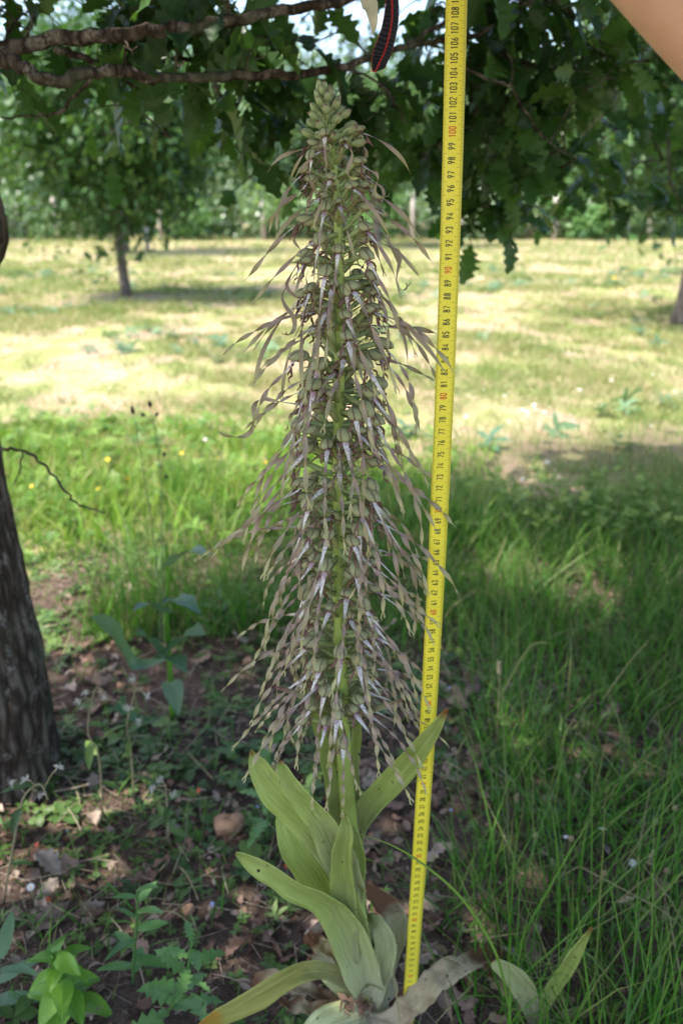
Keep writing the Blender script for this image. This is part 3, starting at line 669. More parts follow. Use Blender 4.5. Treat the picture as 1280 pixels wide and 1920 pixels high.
zb = at(640, 1365, .70)[2]; zt = at(622, 268, .68)[2]; NF = 250; GA = 2.399963
for k in range(NF):
    q = k/(NF-1); z = zb+(zt-zb)*(q**1.0) + R.gauss(0, .0015)
    a = k*GA+R.gauss(0, .22); c = stem_at(z); zf = q
    rs = srad(z); sc_ = (1.02-.34*max(0, q-.70)/.30)*R.uniform(.92, 1.08)
    tilt = R.gauss(0, .35)
    fl = link('flower', HM[k % 8], orchid, c+np.array([cos(a), sin(a), 0])*rs*.7); fl.rotation_euler = (R.gauss(0, .15), tilt*.9-.12, a); fl.scale = (sc_*R.uniform(.95, 1.2), sc_*1.05, sc_*1.05)
    lp = link('lip', lip_mesh(zf, k), fl)
    br = link('bract', BM[k % 4], fl, (0, 0, -.0015))
# buds at the tip
def bud_mesh(k):
    mb = MB(); V = []; UV = []
    for i in range(8):
        t = i/7; r = sin(pi*min(.98, t*.93+.05))**.6*.0033
        for j in range(11):
            ph = 2*pi*j/10; rr_ = r*(1+.06*cos(3*ph)); V.append((rr_*cos(ph), rr_*sin(ph), t*.0105)); UV.append((j/10, t))
    mb.add(V, [(i*11+j, i*11+j+1, (i+1)*11+j+1, (i+1)*11+j) for i in range(7) for j in range(10)], UV, k*.3)
    return mesh_py('bud', mb.v, mb.f, mb.uv, mb.r, mb.m, [G['bud']])
BU = [bud_mesh(k) for k in range(3)]; z0 = zt-.004; NB = 34
for k in range(NB):
    q = k/(NB-1); z = z0+(ztop-z0-.004)*q; a = k*GA; c = stem_at(z)
    tilt = radians(78-62*q); d = np.array([cos(a)*sin(tilt), sin(a)*sin(tilt), cos(tilt)])
    o = link('bud', BU[k % 3], orchid, c+d*(.004+.011*(1-q)))
    o.rotation_euler = Vector(d).to_track_quat('Z', 'Y').to_euler(); s = 1.05-.38*q; o.scale = (s,)*3
    b = link('bract', BM[k % 4], o, (-.0035, 0, 0)); b.rotation_euler = (0, -1.45, 0); b.scale = (.46, .5, .5)
    if q < .75:
        mb = MB(); tube(mb, [c, c+d*(.006+.012*(1-q))], [.0012, .0014], 6); mb.build('pedicel', G['ovary'], orchid)

def leafmat(name, a, b, tip, base, spots=0, wither=0, tip_at=.88):
    n = NT(name); v = n.sep(n.attr('st', 'Vector'))
    cv = n.n('ShaderNodeCombineXYZ'); n.set(cv.inputs[0], n.math('MULTIPLY', v[0], 26.0)); n.set(cv.inputs[1], n.math('MULTIPLY', v[1], 1.2))
    vein = n.fr(n.math('SINE', n.math('MULTIPLY', v[0], 95.0)), -1, 1); f = n.math('ADD', n.math('MULTIPLY', n.fr(n.noise(1.0, 3, cv.outputs[0], .6), .3, .7), .85), n.math('MULTIPLY', vein, .15)); g = n.noise(28, 4, n.pos(), .6)
    c = n.mix(f, a, b); c = n.mix(n.math('MULTIPLY', n.fr(g, .5, .72), .45), c, tip if wither else b)
    c = n.mix(n.fr(v[1], .42, .0), c, base)
    c = n.mix(n.fr(n.math('ADD', v[1], n.math('MULTIPLY', n.math('SUBTRACT', g, .5), .35)), tip_at, tip_at+.09), c, tip)
    if wither:
        c = n.mix(n.fr(n.noise(16, 5, n.pos(), .65), .50, .66), c, (.30, .17, .09))
    if spots:
        d = n.voro(75, n.pos()); c = n.mix(n.math('MULTIPLY', n.fr(d, .15, .09), n.fr(n.noise(17, 2, n.pos()), .5, .55)), c, (.045, .02, .012))
    hgt = n.math('ADD', f, n.math('MULTIPLY', g, .3))
    return n.fin(c, .42 if not wither else .7, .28, bump=n.bump(hgt, 1.0, .0022), spec=.45 if not wither else .25)
G['l1'] = leafmat('orchid_leaf', (.40, .54, .09), (.66, .75, .27), (.44, .19, .04), (.66, .68, .40), 1, 0, .90)
G['l2'] = leafmat('orchid_leaf_pale', (.54, .62, .24), (.76, .77, .46), (.50, .32, .07), (.62, .58, .45), 1, 0, .93)
G['l3'] = leafmat('orchid_leaf_withered', (.64, .52, .30), (.80, .68, .46), (.24, .12, .06), (.66, .58, .42), 1, 1, .66)
G['l5'] = leafmat('orchid_leaf_bleached', (.62, .58, .40), (.80, .76, .60), (.30, .16, .09), (.66, .66, .46), 1, 0, .62)
G['l4'] = leafmat('orchid_leaf_yellow', (.42, .46, .10), (.60, .57, .18), (.66, .42, .06), (.66, .64, .40), 0, 0, .84)
def oleaf(rows, mat, fold=.35, up=(0, -1, .15), ruffle=0.02, twist=0.0, label=None, nu=10, n=None, parent=None, seed=0):
    """rows of (px, py, distance, width px)"""
    P = [at(a, b, c) for a, b, c, _ in rows]
    Wd = [wpx/F*float(np.dot(at(a, b, c)-np.array([0, 0, H]), [0, CT, -ST])) for a, b, c, wpx in rows]
    mb = MB(); ribbon(mb, P, Wd, up, nu, fold, twist, n or 48, rnd=R.random(), ruffle=ruffle, seed=seed)
    V0 = np.array(mb.v); cz_ = .0035 if mat == 'l3' else .0010
    for ax in range(3): V0[:, ax] += cz_*(vn(V0[:, 0]*1.0+V0[:, 1]*.4, V0[:, 2]+V0[:, 1]*.6, .011 if mat == 'l3' else .02, 200+ax+seed)-.5)*2
    mb.v = V0.tolist()
    o = mb.build('leaf', G[mat], parent or orchid); md = o.modifiers.new('thick', 'SOLIDIFY'); md.thickness = .0006; md.offset = 0
    if label: o['label'] = label
    return o
# broad sheathing leaf and the big upright ones
oleaf([(684, 1838, .722, 34), (668, 1780, .714, 62), (640, 1700, .70, 88), (605, 1630, .69, 96), (568, 1575, .685, 88), (545, 1530, .69, 60), (528, 1490, .70, 10)], 'l1', [.6, .6, .55, .5, .45, .4, .4], ruffle=.02)
oleaf([(660, 1690, .70, 40), (632, 1620, .68, 46), (590, 1555, .665, 58), (540, 1500, .66, 70), (500, 1455, .665, 54), (482, 1425, .67, 30), (470, 1408, .672, 5)], 'l1', [.6, .6, .5, .45, .45, .6], ruffle=.05, seed=1)
oleaf([(660, 1660, .69, 50), (630, 1585, .665, 62), (600, 1530, .650, 52), (566, 1490, .645, 44), (545, 1462, .648, 34), (530, 1440, .652, 22), (525, 1428, .654, 6)], 'l1', [.6, .7, .7, .6, .8, .9], ruffle=.04, seed=2)
oleaf([(690, 1850, .705, 52), (672, 1800, .70, 70), (655, 1755, .69, 72), (628, 1705, .675, 60), (590, 1680, .655, 52), (545, 1660, .645, 50), (500, 1632, .645, 44), (462, 1608, .652, 30), (441, 1598, .657, 6)], 'l1', [.8, .7, .6, .5, .4, .35, .4, .5], up=(.1, -1, .2), ruffle=.05, seed=3)
oleaf([(654, 1800, .70, 34), (650, 1740, .69, 40), (642, 1670, .672, 46), (640, 1610, .655, 40), (645, 1565, .645, 32), (647, 1540, .645, 18), (645, 1528, .646, 5)], 'l1', [.6, .6, .5, .5, .7, .9], seed=4, label='short leaf with a burnt brown tip in front of the stem')
oleaf([(664, 1740, .712, 22), (668, 1660, .70, 30), (668, 1600, .695, 34), (660, 1560, .70, 26), (650, 1540, .705, 8)], 'l1', .5, seed=5)
oleaf([(660, 1640, .735, 26), (668, 1560, .735, 36), (690, 1510, .72, 44), (725, 1472, .698, 50), (768, 1425, .672, 46), (798, 1385, .655, 34), (824, 1350, .645, 18), (838, 1328, .642, 3)], 'l1', [.6, .5, .45, .4, .35, .4, .6], up=(-.3, -1, .5), ruffle=.04, seed=6, label='long leaf pointing up right across the tape')
oleaf([(676, 1860, .742, 40), (678, 1780, .735, 32), (676, 1700, .73, 24), (672, 1620, .728, 18), (668, 1560, .725, 10), (666, 1530, .724, 3)], 'l2', .5, seed=7)
oleaf([(650, 1650, .73, 30), (632, 1540, .72, 26), (618, 1450, .71, 24), (598, 1370, .70, 20), (580, 1310, .69, 12), (570, 1275, .685, 3)], 'l1', .4, seed=8)
oleaf([(655, 1620, .735, 26), (640, 1500, .725, 26), (622, 1410, .72, 26), (612, 1340, .715, 20), (600, 1290, .71, 4)], 'l1', .4, seed=9)
oleaf([(665, 1560, .73, 16), (664, 1450, .725, 18), (668, 1370, .72, 18), (676, 1310, .715, 14), (690, 1262, .71, 3)], 'l1', .4, seed=10)
# pale curling basal leaves
oleaf([(672, 1905, .745, 44), (690, 1860, .72, 56), (712, 1810, .705, 50), (722, 1768, .70, 40), (708, 1735, .705, 34), (690, 1728, .725, 20), (684, 1745, .74, 6)], 'l2', [.5, .4, .3, .2, .3, .5], seed=11, ruffle=.04)
oleaf([(706, 1905, .75, 30), (724, 1810, .742, 34), (742, 1745, .735, 38), (740, 1710, .732, 44), (714, 1682, .735, 44), (684, 1662, .745, 26)], 'l5', [.6, .6, .5, .4, .5], seed=12, ruffle=.06, label='withered leaf curling over behind the stem, brown-blotched')
oleaf([(704, 1915, .735, 26), (712, 1860, .73, 24), (716, 1815, .73, 14), (716, 1800, .73, 4)], 'l2', .4, seed=13)
oleaf([(655, 1860, .75, 40), (640, 1815, .755, 60), (618, 1785, .76, 58), (595, 1765, .765, 44), (574, 1750, .77, 20)], 'l3', [.4, .3, .2, .1], seed=14, ruffle=.08, label='withered cream leaf at the left foot of the stem')
oleaf([(668, 1850, .715, 30), (640, 1832, .70, 34), (600, 1818, .685, 30), (560, 1826, .672, 36), (510, 1852, .66, 42), (460, 1880, .652, 44), (415, 1902, .65, 38), (372, 1925, .652, 8)], 'l4', [.3, .2, .3, .5, .4, .3, .2], up=(-.2, -.7, .8), twist=[0, .3, .9, .6, .3, .2], seed=15, label='long yellowing leaf stretched out over the ground to the left')
oleaf([(682, 1895, .74, 24), (650, 1862, .73, 30), (622, 1838, .728, 26), (598, 1824, .73, 12)], 'l2', .3, seed=16)
oleaf([(700, 1900, .72, 30), (668, 1905, .705, 58), (625, 1918, .69, 70), (590, 1945, .68, 60), (560, 1975, .67, 20)], 'l2', [.2, .1, .1, .2], up=(0, -.5, 1), seed=17, ruffle=.05, label='pale flat leaf lying at the very foot of the stem')
oleaf([(690, 1915, .71, 24), (740, 1915, .70, 44), (775, 1878, .705, 54), (808, 1845, .715, 54), (845, 1818, .73, 48), (885, 1805, .75, 40), (920, 1800, .77, 24), (945, 1785, .785, 8)], 'l3', [.3, .2, .1, .15, .3, .8, .9], up=(0, -.6, .8), seed=18, ruffle=.05, label='spotted cream leaf lying right, its brown end shrivelled')
oleaf([(660, 1900, .735, 10), (600, 1895, .725, 26), (560, 1888, .725, 28), (530, 1876, .73, 10)], 'l3', .4, up=(0, -.5, 1), seed=19, ruffle=.08)
oleaf([(690, 1880, .73, 30), (730, 1850, .735, 30), (712, 1790, .74, 22), (706, 1760, .745, 6)], 'l5', .6, seed=41, ruffle=.06)
oleaf([(650, 1885, .74, 14), (560, 1850, .75, 30), (500, 1835, .755, 34), (470, 1848, .76, 10)], 'l3', .5, up=(0, -.5, 1), seed=42, ruffle=.10, label='crumpled brown leaf end behind the long yellowing leaf')
oleaf([(640, 1850, .745, 26), (606, 1800, .745, 40), (585, 1790, .742, 34), (572, 1806, .735, 10)], 'l5', .6, seed=43, ruffle=.06)
for rows in ([(640, 1352, .70, 8), (600, 1322, .68, 14), (555, 1302, .665, 12), (513, 1288, .655, 3)], [(650, 1352, .70, 8), (690, 1332, .69, 13), (730, 1322, .68, 13), (758, 1308, .672, 3)], [(646, 1420, .70, 14), (634, 1395, .690, 16), (630, 1370, .688, 10), (632, 1350, .69, 3)], [(630, 1240, .69, 8), (590, 1225, .67, 12), (560, 1210, .66, 3)]):
    o = oleaf(rows, 'l1', .3, up=(0, -.6, .8), n=12, nu=2); o.name = 'bract'; o.data.materials[0] = G['bract']
mb = MB()
for k in range(40):
    c = at(R.uniform(640, 695), R.uniform(1868, 1898), .705+R.random()*.02); d = unit(np.array([R.gauss(0, 1), R.gauss(0, .5), R.gauss(0, .5)]))*.010
    ribbon(mb, [c-d, c+np.array([0, -.002, .002]), c+d], [.001, R.uniform(.002, .006), .001], (0, -1, .5), 1, n=5, ruffle=.3, rnd=R.random())
G['dead'] = simple('dead_fibre', (.14, .08, .05), .8); mb.build('withered_leaf_bases', G['dead'], orchid)

# ------------------------------------------------------------------ strap, pale leaf, arm
def strapmat():
    n = NT('strap_webbing'); v = n.sep(n.attr('st', 'Vector'))
    e = n.fr(n.math('ABSOLUTE', n.math('SUBTRACT', v[0], .5)), .455, .47)
    wv = n.math('SINE', n.math('MULTIPLY', v[1], 520.0)); c = n.mix(n.fr(wv, -1, 1), (.006, .006, .008), (.022, .022, .026))
    c = n.mix(e, c, (.42, .02, .02)); return n.fin(c, .7, bump=n.bump(wv, .8, .0006), spec=.3)
G['strap'] = strapmat()
G['skin'] = None
def skinmat():
    n = NT('skin'); f = n.noise(60, 4, n.pos()); g = n.noise(600, 2, n.pos()); c = n.mix(f, (.47, .24, .155), (.60, .34, .235)); return n.fin(c, .5, bump=n.bump(g, .15, .0006), spec=.35, sss=.15)
G['skin'] = skinmat(); G['shirt'] = simple('grey_cotton', (.25, .27, .32), .9)
YS = .60
mb = MB(); ribbon(mb, [at(852, -330, .70), at(800, -230, .66), at(752, -110, .62), at(740, -30, YS), (at(741, 20, YS)), at(738, 55, YS), at(728, 95, YS), at(716, 122, YS+.001), at(711, 131, YS+.004), at(706, 126, YS+.008), at(709, 100, YS+.012), at(724, 55, YS+.013), at(732, 10, YS+.014), at(736, -40, YS+.014), at(752, -115, .632), at(800, -240, .672), at(852, -335, .71)],
              [.0070]*2, (.75, -1, 0), 6, .0, n=110, seed=1)
strap = mb.build('wrist_strap', G['strap']); md = strap.modifiers.new('thick', 'SOLIDIFY'); md.thickness = .0009; md.offset = 0
tag(strap, 'black webbing wrist strap with red edges hanging in a loop left of the tape', 'strap')
mb = MB(); ribbon(mb, [at(668, -22, .80), at(680, -8, .80), at(692, 12, .80), at(698, 32, .795), at(700, 52, .795), at(698, 66, .79)], [.004, .010, .014, .009, .005, .001], (.3, -1, 0), 3, .4, n=18, ruffle=.1)
G['paleleaf'] = simple('pale_dry_leaf', (.62, .56, .46), .7, .3)
o = mb.build('withered_leaf', G['paleleaf']); tag(o, 'pale cream withered leaf hanging from a twig at the top, left of the strap', 'withered leaf')
bough([at(560, -60, 1.27), at(610, -40, 1.0), at(668, -22, .80)], .002, .0012)

def skinned(name, nodes, edges, mat, parent, sub=2):
    me = bpy.data.meshes.new(name); me.from_pydata([tuple(q[:3]) for q in nodes], edges, [])
    o = link(name, me, parent); me.materials.append(mat)
    md = o.modifiers.new('skin', 'SKIN'); md.use_smooth_shade = True
    sv = me.skin_vertices[0].data
    for i, q in enumerate(nodes): sv[i].radius = (q[3], q[3]*(q[4] if len(q) > 4 else 1))
    sv[0].use_root = True
    s = o.modifiers.new('sub', 'SUBSURF'); s.levels = sub; s.render_levels = sub
    return o
person = thing('person', 'bare forearm of a person reaching in at the top right to hold the tape', 'person', (0, 0, 0))
hand = np.array([.105, .705, H+.262]); elbow = at(1628, 272, .50); wrist = at(975, -325, .60)
sh = elbow+np.array([.20, -.16, .16])
def lerp(a, b, t): return a+(b-a)*t
nd = [(*lerp(elbow, sh, .0), .039), (*lerp(elbow, wrist, .18), .043), (*lerp(elbow, wrist, .42), .0400), (*lerp(elbow, wrist, .7), .033), (*wrist, .024), (*lerp(wrist, hand, .55), .026), (*lerp(wrist, hand, .85), .024),
      (*lerp(elbow, sh, .35), .043), (*lerp(elbow, sh, .7), .047), (*sh, .05)]
ed = [(0, 1), (1, 2), (2, 3), (3, 4), (4, 5), (5, 6), (0, 7), (7, 8), (8, 9)]
dirh = unit(hand-wrist); side = unit(np.cross(dirh, [0, 0, 1])); upv = np.cross(side, dirh)
kn = hand-dirh*.004
for f_ in range(4):
    b = len(nd); off = upv*(.022-.0145*f_); L = [.032, .036, .033, .026][f_]
    r0 = kn+off
    nd += [(*(r0), .0095), (*(r0+dirh*L*.55-side*.012), .0088), (*(r0+dirh*L*.35-side*.030), .0082), (*(r0-dirh*.004-side*.034), .0074)]
    ed += [(6, b), (b, b+1), (b+1, b+2), (b+2, b+3)]
b = len(nd); r0 = wrist+(hand-wrist)*.5
nd += [(*(r0+upv*.026-side*.008), .0115), (*(r0+upv*.034-side*.026+dirh*.02), .0100), (*(r0+upv*.022-side*.030+dirh*.042), .0085)]; ed += [(5, b), (b, b+1), (b+1, b+2)]
skinned('arm', nd, ed, G['skin'], person)
sn = [(*lerp(elbow, sh, .62), .056), (*lerp(elbow, sh, .85), .060), (*lerp(elbow, sh, 1.1), .066)]
skinned('sleeve', sn, [(0, 1), (1, 2)], G['shirt'], person)

# ------------------------------------------------------------------ grass
def blades(name, x, y, h, w_, mat, lean=.35, curve=.4, rnd=None, parent=None, seed=0, z=None):
    rg = np.random.default_rng(seed); n = len(x); az = rg.random(n)*2*pi; fa = rg.random(n)*2*pi
    ln = np.abs(rg.normal(0, lean, n)); cv = np.abs(rg.normal(0, curve, n))
    z0 = (gh(x, y) if z is None else z)-.004; t = np.array([0, .36, .72, 1.0]); wt = np.array([1, .85, .5, 0])
    ca, sa = np.cos(az), np.sin(az); P = np.zeros((n, 7, 3)); st = np.zeros((n, 7, 2)); m = 0
    for k in range(4):
        d = (ln*t[k]+cv*t[k]**2)*h; zz_ = h*t[k]*(1-.35*np.minimum(cv, 1)*t[k])
        bx, by, bz = x+ca*d, y+sa*d, z0+zz_
        hw = w_*wt[k]/2
        if k < 3:
            for s in (-1, 1):
                P[:, m, 0] = bx+np.cos(fa)*hw*s; P[:, m, 1] = by+np.sin(fa)*hw*s; P[:, m, 2] = bz; st[:, m, 0] = (s+1)/2; st[:, m, 1] = t[k]; m += 1
        else: P[:, m, 0] = bx; P[:, m, 1] = by; P[:, m, 2] = bz; st[:, m] = (.5, 1)
    off = (np.arange(n)*7)[:, None, None]
    q = (np.array([[0, 1, 3, 2], [2, 3, 5, 4]])[None]+off).reshape(-1, 4); tr = (np.array([[4, 5, 6]])[None]+off).reshape(-1, 3)
    r_ = rg.random(n) if rnd is None else rnd
    me = mesh_np(name, P.reshape(-1, 3), tr, q, np.repeat(r_, 7), st.reshape(-1, 2), mat); return link(name, me, parent)
def samp(n, x0, x1, y0, y1, dens, seed):
    rg = np.random.default_rng(seed); x = rg.uniform(x0, x1, n); y = rg.uniform(y0, y1, n)
    k = rg.random(n) < dens(x, y); return x[k], y[k]
# shaded long grass, right of the tape
def dg(x, y):
    e = .17+(vn(x, y, .22, 31)-.5)*.22+np.where(y > 1.5, -(y-1.5)*.35, 0)
    d = np.clip((x-e)/.22, 0, 1)*(.35+.65*(vn(x, y, .16, 32) > .42))
    m = np.clip((vn(x, y, .3, 33)-.35)*3, 0, 1)
    d2 = np.where((y > 1.72) & (y < 2.9) & (x > -.62), .25+.75*m, 0)
    return np.clip(np.maximum(d, d2)*np.clip((2.72-y+(vn(x, y, .3, 36)-.5)*.5)/.25, .05, 1), 0, 1)
x, y = samp(92000, -.7, 2.6, .62, 3.5, dg, 1); n = len(x)
hh = (.06+.17*rng.random(n)**1.4)*(.55+.9*vn(x, y, .3, 34))*np.clip(1.15-.12*(y-.8), .7, 1.2)
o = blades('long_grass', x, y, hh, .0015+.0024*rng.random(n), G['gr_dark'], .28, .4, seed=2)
tag(o, 'long dark green grass in the oak shade right of the tape', 'grass', kind='stuff')
# sunlit lush grass and weeds at left middle
def dl(x, y):
    e = np.hypot((x+1.0)/1.6, (y-3.0)/.85)+(vn(x, y, .4, 41)-.5)*.5
    return np.clip((1.15-e)*1.5, 0, 1)*(.4+.6*(vn(x, y, .2, 42) > .4))
x, y = samp(42000, -2.7, .6, 1.75, 4.0, dl, 3); n = len(x)
o = blades('lush_grass', x, y, (.05+.11*rng.random(n))*(.6+.8*vn(x, y, .3, 43))*np.clip(1-(y-2.7)*.6, .35, 1), .003+.003*rng.random(n), G['gr_lush'], .35, .5, seed=4)
tag(o, 'bright sunlit grass beyond the shade at the left', 'grass', kind='stuff')
# meadow turf, denser where the noise says so
def dm(x, y):
    ax, ay = x*.8+y*.35, y*.55-x*.2; v = vn(ax, ay, .9, 51)*.35+vn(ax+ay*.5, ay, .27, 52)*.4+vn(x, y*.6, .11, 55)*.25
    return np.clip((v-.38)*4, .06, 1)*(1-litter_zone(x, y)*.9)
xs_, ys_ = [], []
for k, (n_, y0, y1) in enumerate([(110000, 2.3, 5), (110000, 5, 9), (70000, 9, 15), (45000, 15, 26)]):
    rg = np.random.default_rng(60+k); yy = rg.uniform(y0, y1, n_); xx = rg.uniform(-1, 1, n_)*(yy*.46+.5)
    kk = rg.random(n_) < dm(xx, yy); xs_.append(xx[kk]); ys_.append(yy[kk])
x = np.concatenate(xs_); y = np.concatenate(ys_); n = len(x); gm = vn(x*.9+y*.3, y*.55-x*.2, .38, 53)
rn = np.clip(rng.random(n)*.7+.55*(1-gm)-.15, 0, 1)
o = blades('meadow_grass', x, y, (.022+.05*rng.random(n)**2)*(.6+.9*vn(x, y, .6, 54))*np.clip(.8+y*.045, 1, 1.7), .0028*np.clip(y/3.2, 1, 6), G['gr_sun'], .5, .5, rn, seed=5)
tag(o, 'short half-dry meadow grass in full sun', 'grass', kind='stuff')
# scattered blades in the litter, left foreground
x, y = samp(5200, -1.0, .4, .62, 2.2, lambda a, b: .25+.6*(vn(a, b, .2, 71) > .6), 6); n = len(x)
o = blades('litter_grass', x, y, .02+.06*rng.random(n)**2, .0018+.0015*rng.random(n), G['gr_dark'], .5, .6, seed=8)
tag(o, 'thin scattered grass blades in the leaf litter', 'grass', kind='stuff')

# ------------------------------------------------------------------ leaf litter
def leaflit():
    n = NT('dead_leaf'); r = n.attr('rnd'); v = n.sep(n.attr('st', 'Vector'))
    c = n.ramp(r, [(0, (.10, .055, .040)), (.4, (.21, .125, .095)), (.7, (.33, .23, .18)), (1, (.47, .38, .31))])
    c = n.mix(n.math('MULTIPLY', n.noise(90, 3, n.pos()), .5), c, (.10, .055, .035))
    return n.fin(c, .75, .12, spec=.25)
G['dleaf'] = leaflit()
DL = [blade_tmpl(oak_w(3+k*.7, .38, .62), 20, 4, .45+.2*k, [.35, -.4, .6, -.2][k], 1, [.5, -.4, .1, .8][k]) for k in range(4)]
DM = [mesh_np('dead_leaf', DL[k % 4][0], DL[k % 4][1], DL[k % 4][2], np.full(len(DL[k % 4][0]), rr_), DL[k % 4][3], G['dleaf']) for k in range(4) for rr_ in (.15, .45, .7, .95)]
cnt = 0; tries = 0
while cnt < 290 and tries < 6000:
    tries += 1; x = R.uniform(-.62, .55); y = R.uniform(.66, 2.0)
    if cnt % 4 == 0: x = R.uniform(-.02, .24); y = R.uniform(.76, 1.4)
    if cnt % 4 == 0 and vn(x, y, .2, 80) > .35: pass
    elif vn(x, y, .25, 81) < .38 or (x > .3 and R.random() < .7) or R.random() > 1.25-y*.4 or litter_zone(x, y) < .5: continue
    z = float(gh(x, y))+.006+.004*R.random()
    o = link('dead_leaf', DM[R.randrange(16)], None, (x, y, z)); o.rotation_euler = (R.gauss(0, .5), R.gauss(0, .3), R.random()*6.3); o.scale = (R.uniform(.028, .062),)*3
    tag(o, 'brown dead oak leaf curled on the litter', 'dead leaf', 'dead oak leaves in the litter'); cnt += 1
bit = blade_tmpl(lens_w(.6), 5, 2, .5, .5, 1, .5)
x, y = samp(16000, -1.3, 1.7, .6, 3.0, lambda a, b: litter_zone(a, b)*(.35+.65*(vn(a, b, .12, 82) > .4))*np.clip(1.4-b*.4, .2, 1), 9); n = len(x)
o = scatter('leaf_litter', bit, np.c_[x, y, gh(x, y)+.002+.008*rng.random(n)], rot(rng.random(n)*6.3, rng.normal(0, .4, n), rng.normal(0, .6, n)), .006+.018*rng.random(n)**2, rng.random(n), G['dleaf'])
tag(o, 'crumbled brown leaf fragments covering the soil', 'leaf litter', kind='stuff')
stk = (np.array([(0, -.012, 0), (0, .012, 0), (0, 0, .02), (.5, -.012, .02), (.5, .012, .02), (.5, 0, .04), (1, -.008, 0), (1, .008, 0), (1, 0, .013)]), np.zeros((0, 3), int),
       np.array([(0, 1, 4, 3), (1, 2, 5, 4), (2, 0, 3, 5), (3, 4, 7, 6), (4, 5, 8, 7), (5, 3, 6, 8)]), np.full((9, 2), .3))
G['straw'] = simple('dry_straw', (.42, .33, .24), .7, .1, var=.5)
x, y = samp(11000, -1.2, 1.7, .6, 2.8, lambda a, b: (.25+.75*(vn(a, b, .2, 84) > .5))*litter_zone(a, b), 10); n = len(x)
o = scatter('dry_straw', stk, np.c_[x, y, gh(x, y)+.004+.014*rng.random(n)], rot(rng.random(n)*6.3, rng.normal(0, .18, n), rng.random(n)*6), .015+.055*rng.random(n)**2, rng.random(n), G['straw'])
tag(o, 'thin dry straws and stalks lying in the litter', 'straw', kind='stuff')
# soil crumbs
ico = np.array([(0, 0, 1), (.9, 0, .2), (.2, .85, .1), (-.8, .5, .25), (-.7, -.6, .1), (.3, -.9, .2), (0, 0, -.6)])*.5
icf = [(0, 1, 2), (0, 2, 3), (0, 3, 4), (0, 4, 5), (0, 5, 1), (6, 2, 1), (6, 3, 2), (6, 4, 3), (6, 5, 4), (6, 1, 5)]
x, y = samp(7000, -1.2, 1.3, .6, 2.6, lambda a, b: litter_zone(a, b)*.8, 12); n = len(x)
G['crumb'] = simple('soil_crumb', (.10, .055, .036), .95, var=.5)
o = scatter('soil_crumbs', (ico, np.array(icf), np.zeros((0, 4), int), np.full((7, 2), .3)), np.c_[x, y, gh(x, y)+.001], rot(rng.random(n)*6, rng.random(n)*6, rng.random(n)), .003+.008*rng.random(n)**3, rng.random(n), G['crumb'])
tag(o, 'crumbs of dark reddish soil under the litter', 'soil', kind='stuff')
# ground cover of small leaves: rosettes of six
def rosette(nl, wf, n=4, up=.5, L=1):
    Vs, Qs, Ss = [], [], []
    t_ = blade_tmpl(wf, n, 2, .1, .2, 1, .5)
    for k in range(nl):
        M = rot(np.array([k*2.4]), np.array([-up*(.5+.5*((k*3) % 4)/4)]), np.array([0.]))[0]
        Vs.append(t_[0]@M.T*(.6+.4*((k*5) % 3)/2)+np.array([0, 0, .12*k*.5])); Qs.append(t_[2]+k*len(t_[0])); Ss.append(t_[3])
    return (np.vstack(Vs), np.zeros((0, 3), int), np.vstack(Qs), np.vstack(Ss))
RO = [rosette(6, lens_w(.55)), rosette(8, lens_w(.35, .8)), rosette(5, oak_w(3, .3, .7), 9)]
for k, (nn, sz, lab) in enumerate([(8000, .013, 'small round-leaved weeds matting the shaded ground'), (4600, .018, 'narrow-leaved little weeds in the litter'), (2000, .026, 'small lobed rosettes in the litter')]):
    x, y = samp(nn, -1.5, 1.4, .6, 3.0, lambda a, b: np.clip((vn(a, b, .22, 90+k)-.36)*5, .06, 1)*np.clip(1.2-np.clip(a-.1, 0, 1), .3, 1)*np.where((a > .0) & (a < .2) & (b < 1.5), .2, 1), 14+k); n = len(x)
    o = scatter('ground_cover', RO[k], np.c_[x, y, gh(x, y)+.004], rot(rng.random(n)*6.3, rng.normal(0, .2, n), rng.normal(0, .2, n)), sz*(.5+.9*rng.random(n)), rng.random(n), G['cover'])
    tag(o, lab, 'ground cover', kind='stuff')
x, y = samp(2600, -2.6, .5, 1.9, 4.0, dl, 18); n = len(x)
o = scatter('lush_weeds', RO[1], np.c_[x, y, gh(x, y)+.02+.04*rng.random(n)], rot(rng.random(n)*6.3, rng.normal(0, .3, n), rng.normal(0, .3, n)), .02+.028*rng.random(n), rng.random(n), G['lush'])
tag(o, 'bright leafy weeds among the sunlit grass at left', 'weeds', kind='stuff')
x, y = samp(700, .3, 1.3, 2.15, 2.65, lambda a, b: np.clip((vn(a, b, .2, 95)-.3)*3, 0, 1), 19); n = len(x)
o = scatter('lime_weeds', RO[0], np.c_[x, y, gh(x, y)+.05+.06*rng.random(n)], rot(rng.random(n)*6.3, rng.normal(0, .3, n), rng.normal(0, .3, n)), .014+.014*rng.random(n), rng.random(n), G['lime'])
tag(o, 'yellow-green leafy weeds at the edge of the oak shade, right', 'weeds', kind='stuff')
x, y = samp(2600, -6, 6, 3.2, 14, lambda a, b: np.clip((vn(a, b, .8, 97)-.62)*6, 0, 1), 20); n = len(x)
o = scatter('meadow_weeds', RO[1], np.c_[x, y, gh(x, y)+.01], rot(rng.random(n)*6.3, rng.normal(0, .3, n), rng.normal(0, .3, n)), .06+.06*rng.random(n), rng.random(n), G['grey'])
tag(o, 'grey-green rosettes dotted over the dry meadow', 'weeds', kind='stuff')

